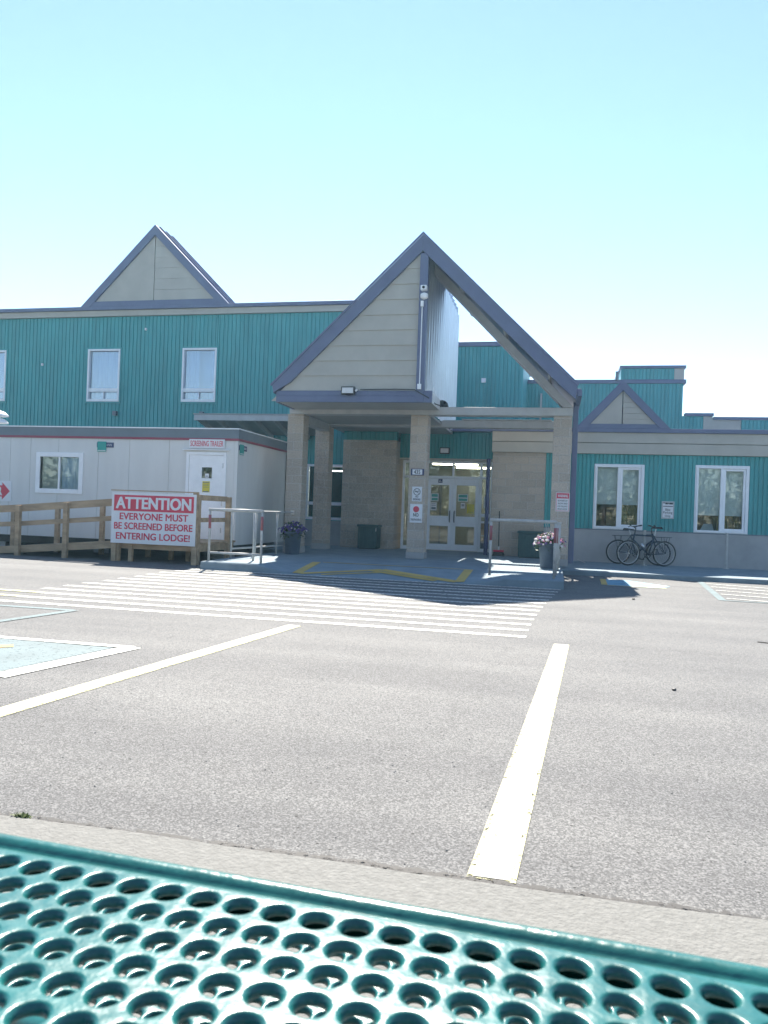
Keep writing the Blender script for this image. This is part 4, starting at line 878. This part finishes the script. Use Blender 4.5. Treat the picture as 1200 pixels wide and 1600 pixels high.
def edging(pa, pb_, nrm, name='edging'):
    b = MB(); n = 40
    for i in range(n+1):
        p = Vector(pa)+(Vector(pb_)-Vector(pa))*i/n
        for d, z in EP: b.v.append((p.x+nrm[0]*d, p.y+nrm[1]*d, ZT+z))
    k = len(EP); b.f = [(i*k+j, (i+1)*k+j, (i+1)*k+j+1, i*k+j+1) for i in range(n) for j in range(k-1)]; b.m = [0]*len(b.f)
    return b.build(name, 'table', TT, smooth=True, fix=False)
edging((hx0-.03, hy1), (hx1+.03, hy1), (0, 1)); edging((hx1+.03, hy0), (hx0-.03, hy0), (0, -1))
edging((hx1, hy1), (hx1, hy0), (1, 0)); edging((hx0, hy0), (hx0, hy1), (-1, 0))
PROF2 = [(.0162, 0), (.0150, -.0005), (.0138, -.0018), (.0126, -.0045), (.0122, -.0085)]
for name, a, c in (('bench', 7, 18), ('bench', -38, -27)):
    bo = bpy.data.objects.new(name, perforated(-14, 36, a, c, .44, 18, PROF2, -.010)); COL.objects.link(bo); bo.parent = TT; ORG[bo.name] = (0, 0, 0)
    e = MB(); y0_, y1_ = (a-.5)*PITCH, (c-.5)*PITCH
    e.tube([(hx0, y0_, .432), (hx1, y0_, .432), (hx1, y1_, .432), (hx0, y1_, .432)], .016, 8, closed=True); e.build('bench_edge', 'table', bo, smooth=True)
for x in (hx0+.25, hx1-.25):
    l = MB(); ym = (hy0+hy1)/2
    l.tube([(x, hy1-.08, ZT-.045), (x, hy0+.08, ZT-.045)], .022, 10); l.tube([(x, hy1-.12, ZT-.05), (x, hy1+.10, .02)], .024, 10); l.tube([(x, hy0+.12, ZT-.05), (x, hy0-.10, .02)], .024, 10); l.tube([(x, 16*PITCH, .405), (x, -36*PITCH, .405)], .022, 10)
    l.tube([(x, hy1-.1, .02), (x, hy1+.3, .02)], .024, 10); l.tube([(x, hy0+.1, .02), (x, hy0-.3, .02)], .024, 10)
    l.build('leg_frame', 'table', TT, smooth=True)
MB().tube([(hx0+.25, (hy0+hy1)/2, ZT-.04), (hx1-.25, (hy0+hy1)/2, ZT-.04)], .02, 10).build('cross_brace', 'table', TT, smooth=True)

# ---------------------------------------------------------------- small things on the ground
b = MB(); leaves(b, (-1.76, 2.332, .104), (.045, .012, .008), 90, .009); tag(b.build('weed_tuft', 'leaf2', org=(-1.735, 2.352, .1)), 'little green weed growing at the concrete edge', 'weed')
def pebble(x, y, r, z=0):
    b = MB(); b.lathe((x, y, z), [(r*.5, 0), (r, r*.35), (r*.8, r*.8), (r*.2, r)], 8); rr = random.Random(int(x*1000))
    b.v = [(vx+rr.uniform(-.2, .2)*r, vy+rr.uniform(-.2, .2)*r, vz) for vx, vy, vz in b.v]
    return b
tag(pebble(.88, 5.82, .016).build('pebble', 'black', org=(.88, 5.82, 0)), 'dark pebble lying alone right of the long white line', 'pebble')
tag(pebble(1.22, 12.25, .025).build('pebble', 'bark', org=(1.22, 12.25, 0)), 'brown pebble near the corner of the gable shadow', 'pebble')
tag(MB().tube([(2.08, 8.53, .006), (2.13, 8.5, .009), (2.18, 8.49, .006)], .005, 6).build('twig', 'bark', org=(2.13, 8.5, 0)), 'twig on the asphalt at the right edge of view', 'twig')
b = MB(); rg = random.Random(5); xx = -5.0
while xx < 4.5:
    b.sheet([(xx, 2.44), (xx+.05, 2.44), (xx+.05, 2.552+rg.uniform(-.008, .016)), (xx, 2.552+rg.uniform(-.008, .016))], .005); xx += .05
struct('ground_seam', b, 'dirt')
# loose grit along the pad edge
b = MB(); rg = random.Random(3)
for _ in range(900):
    x = rg.uniform(-4, 3.5); y = 2.345+abs(rg.gauss(0, .03)); r = rg.uniform(.0015, .0055)
    if rg.random() < .35: y = rg.uniform(2.4, 6.5); r *= 1.2
    b.add([(x-r, y, 0), (x, y-r, 0), (x+r, y, 0), (x, y+r, 0), (x, y, r*.9)], [(0, 1, 4), (1, 2, 4), (2, 3, 4), (3, 0, 4)])
g = b.build('grit', 'concrete'); g['kind'] = 'stuff'

# ---------------------------------------------------------------- trees behind the viewer (seen mirrored in the window glass)
def tree_mesh(seed, h):
    rg = random.Random(seed); tr = MB(); tr.tube([(0, 0, 0), (.05, 0, h*.35), (-.05, .08, h*.7), (0, 0, h*.92)], [.2, .15, .09, .03], 8); cr = MB()
    for i in range(26):
        a = rg.uniform(0, 2*pi); z = h*rg.uniform(.25, .95); L_ = (1-z/h)*h*.30+.5
        e = (cos(a)*L_, sin(a)*L_, z+L_*.35); tr.tube([(0, 0, z-.3), e], [.05, .015], 5)
        leaves(cr, e, (1.0, 1.0, .8), 110, .17, rng=rg); leaves(cr, tuple(k*.55 for k in e[:2])+(z,), (.9, .9, .8), 50, .17, rng=rg)
    return tr, cr
for i, (x, y, h) in enumerate([(-9, -17, 9), (-3, -20, 11), (3.5, -16, 9.5), (9, -19, 12), (15, -17, 10), (-15, -20, 11), (21, -21, 12)]):
    t = thing('shade_tree', ['broad leafy tree far behind the picnic table, mirrored in window glass', 'tall leafy tree behind the picnic table'][i % 2], 'tree', (x, y, 0), i*.9, 'trees behind the viewer', local=True)
    if i < 3:
        tr, cr = tree_mesh(11+i, h); tr.build('trunk', 'bark', t); cr.build('crown', 'leaf2' if i == 1 else 'leaf', t); 
        if i == 0: PROTO = [t]
        else: PROTO.append(t)
    else:
        for ch in PROTO[i % 3].children: c = ch.copy(); COL.objects.link(c); c.parent = t

b = MB(); rg = random.Random(9)
for i in range(60):
    x = -48+i*1.65; h = rg.uniform(5, 10.5)
    leaves(b, (x, -24.5, .9), (1.5, .8, 1.1), 160, .26, rng=rg); leaves(b, (x+.8, -24.8, 2.4), (1.5, .8, 1.1), 120, .28, rng=rg)
    for k in range(9): leaves(b, (x+rg.uniform(-1, 1), -27+rg.uniform(-2, 2), h*(k+.4)/9), (1.7, 1.5, .9), 42, .30, rng=rg)
wd = b.build('wood', 'leaf', org=(0, -27, 0)); wd['kind'] = 'stuff'; wd['label'] = 'dense row of trees far behind the viewer'

# ---------------------------------------------------------------- added thin volume that stands in for veiling glare in the lens
hz = MB().box(-405, 405, -405, 605, -1, 13.5)
hm = bpy.data.materials.new('glare_haze'); hm.use_nodes = True; t = hm.node_tree; t.nodes.remove(t.nodes['Principled BSDF'])
pv = t.nodes.new('ShaderNodeVolumePrincipled'); pv.inputs['Color'].default_value = (.48, .80, 1, 1); pv.inputs['Density'].default_value = GLARE_HAZE; pv.inputs['Anisotropy'].default_value = .45
t.links.new(pv.outputs[0], t.nodes['Material Output'].inputs['Volume']); M['glare_haze'] = hm
h = hz.build('glare_haze', 'glare_haze'); h['kind'] = 'stuff'
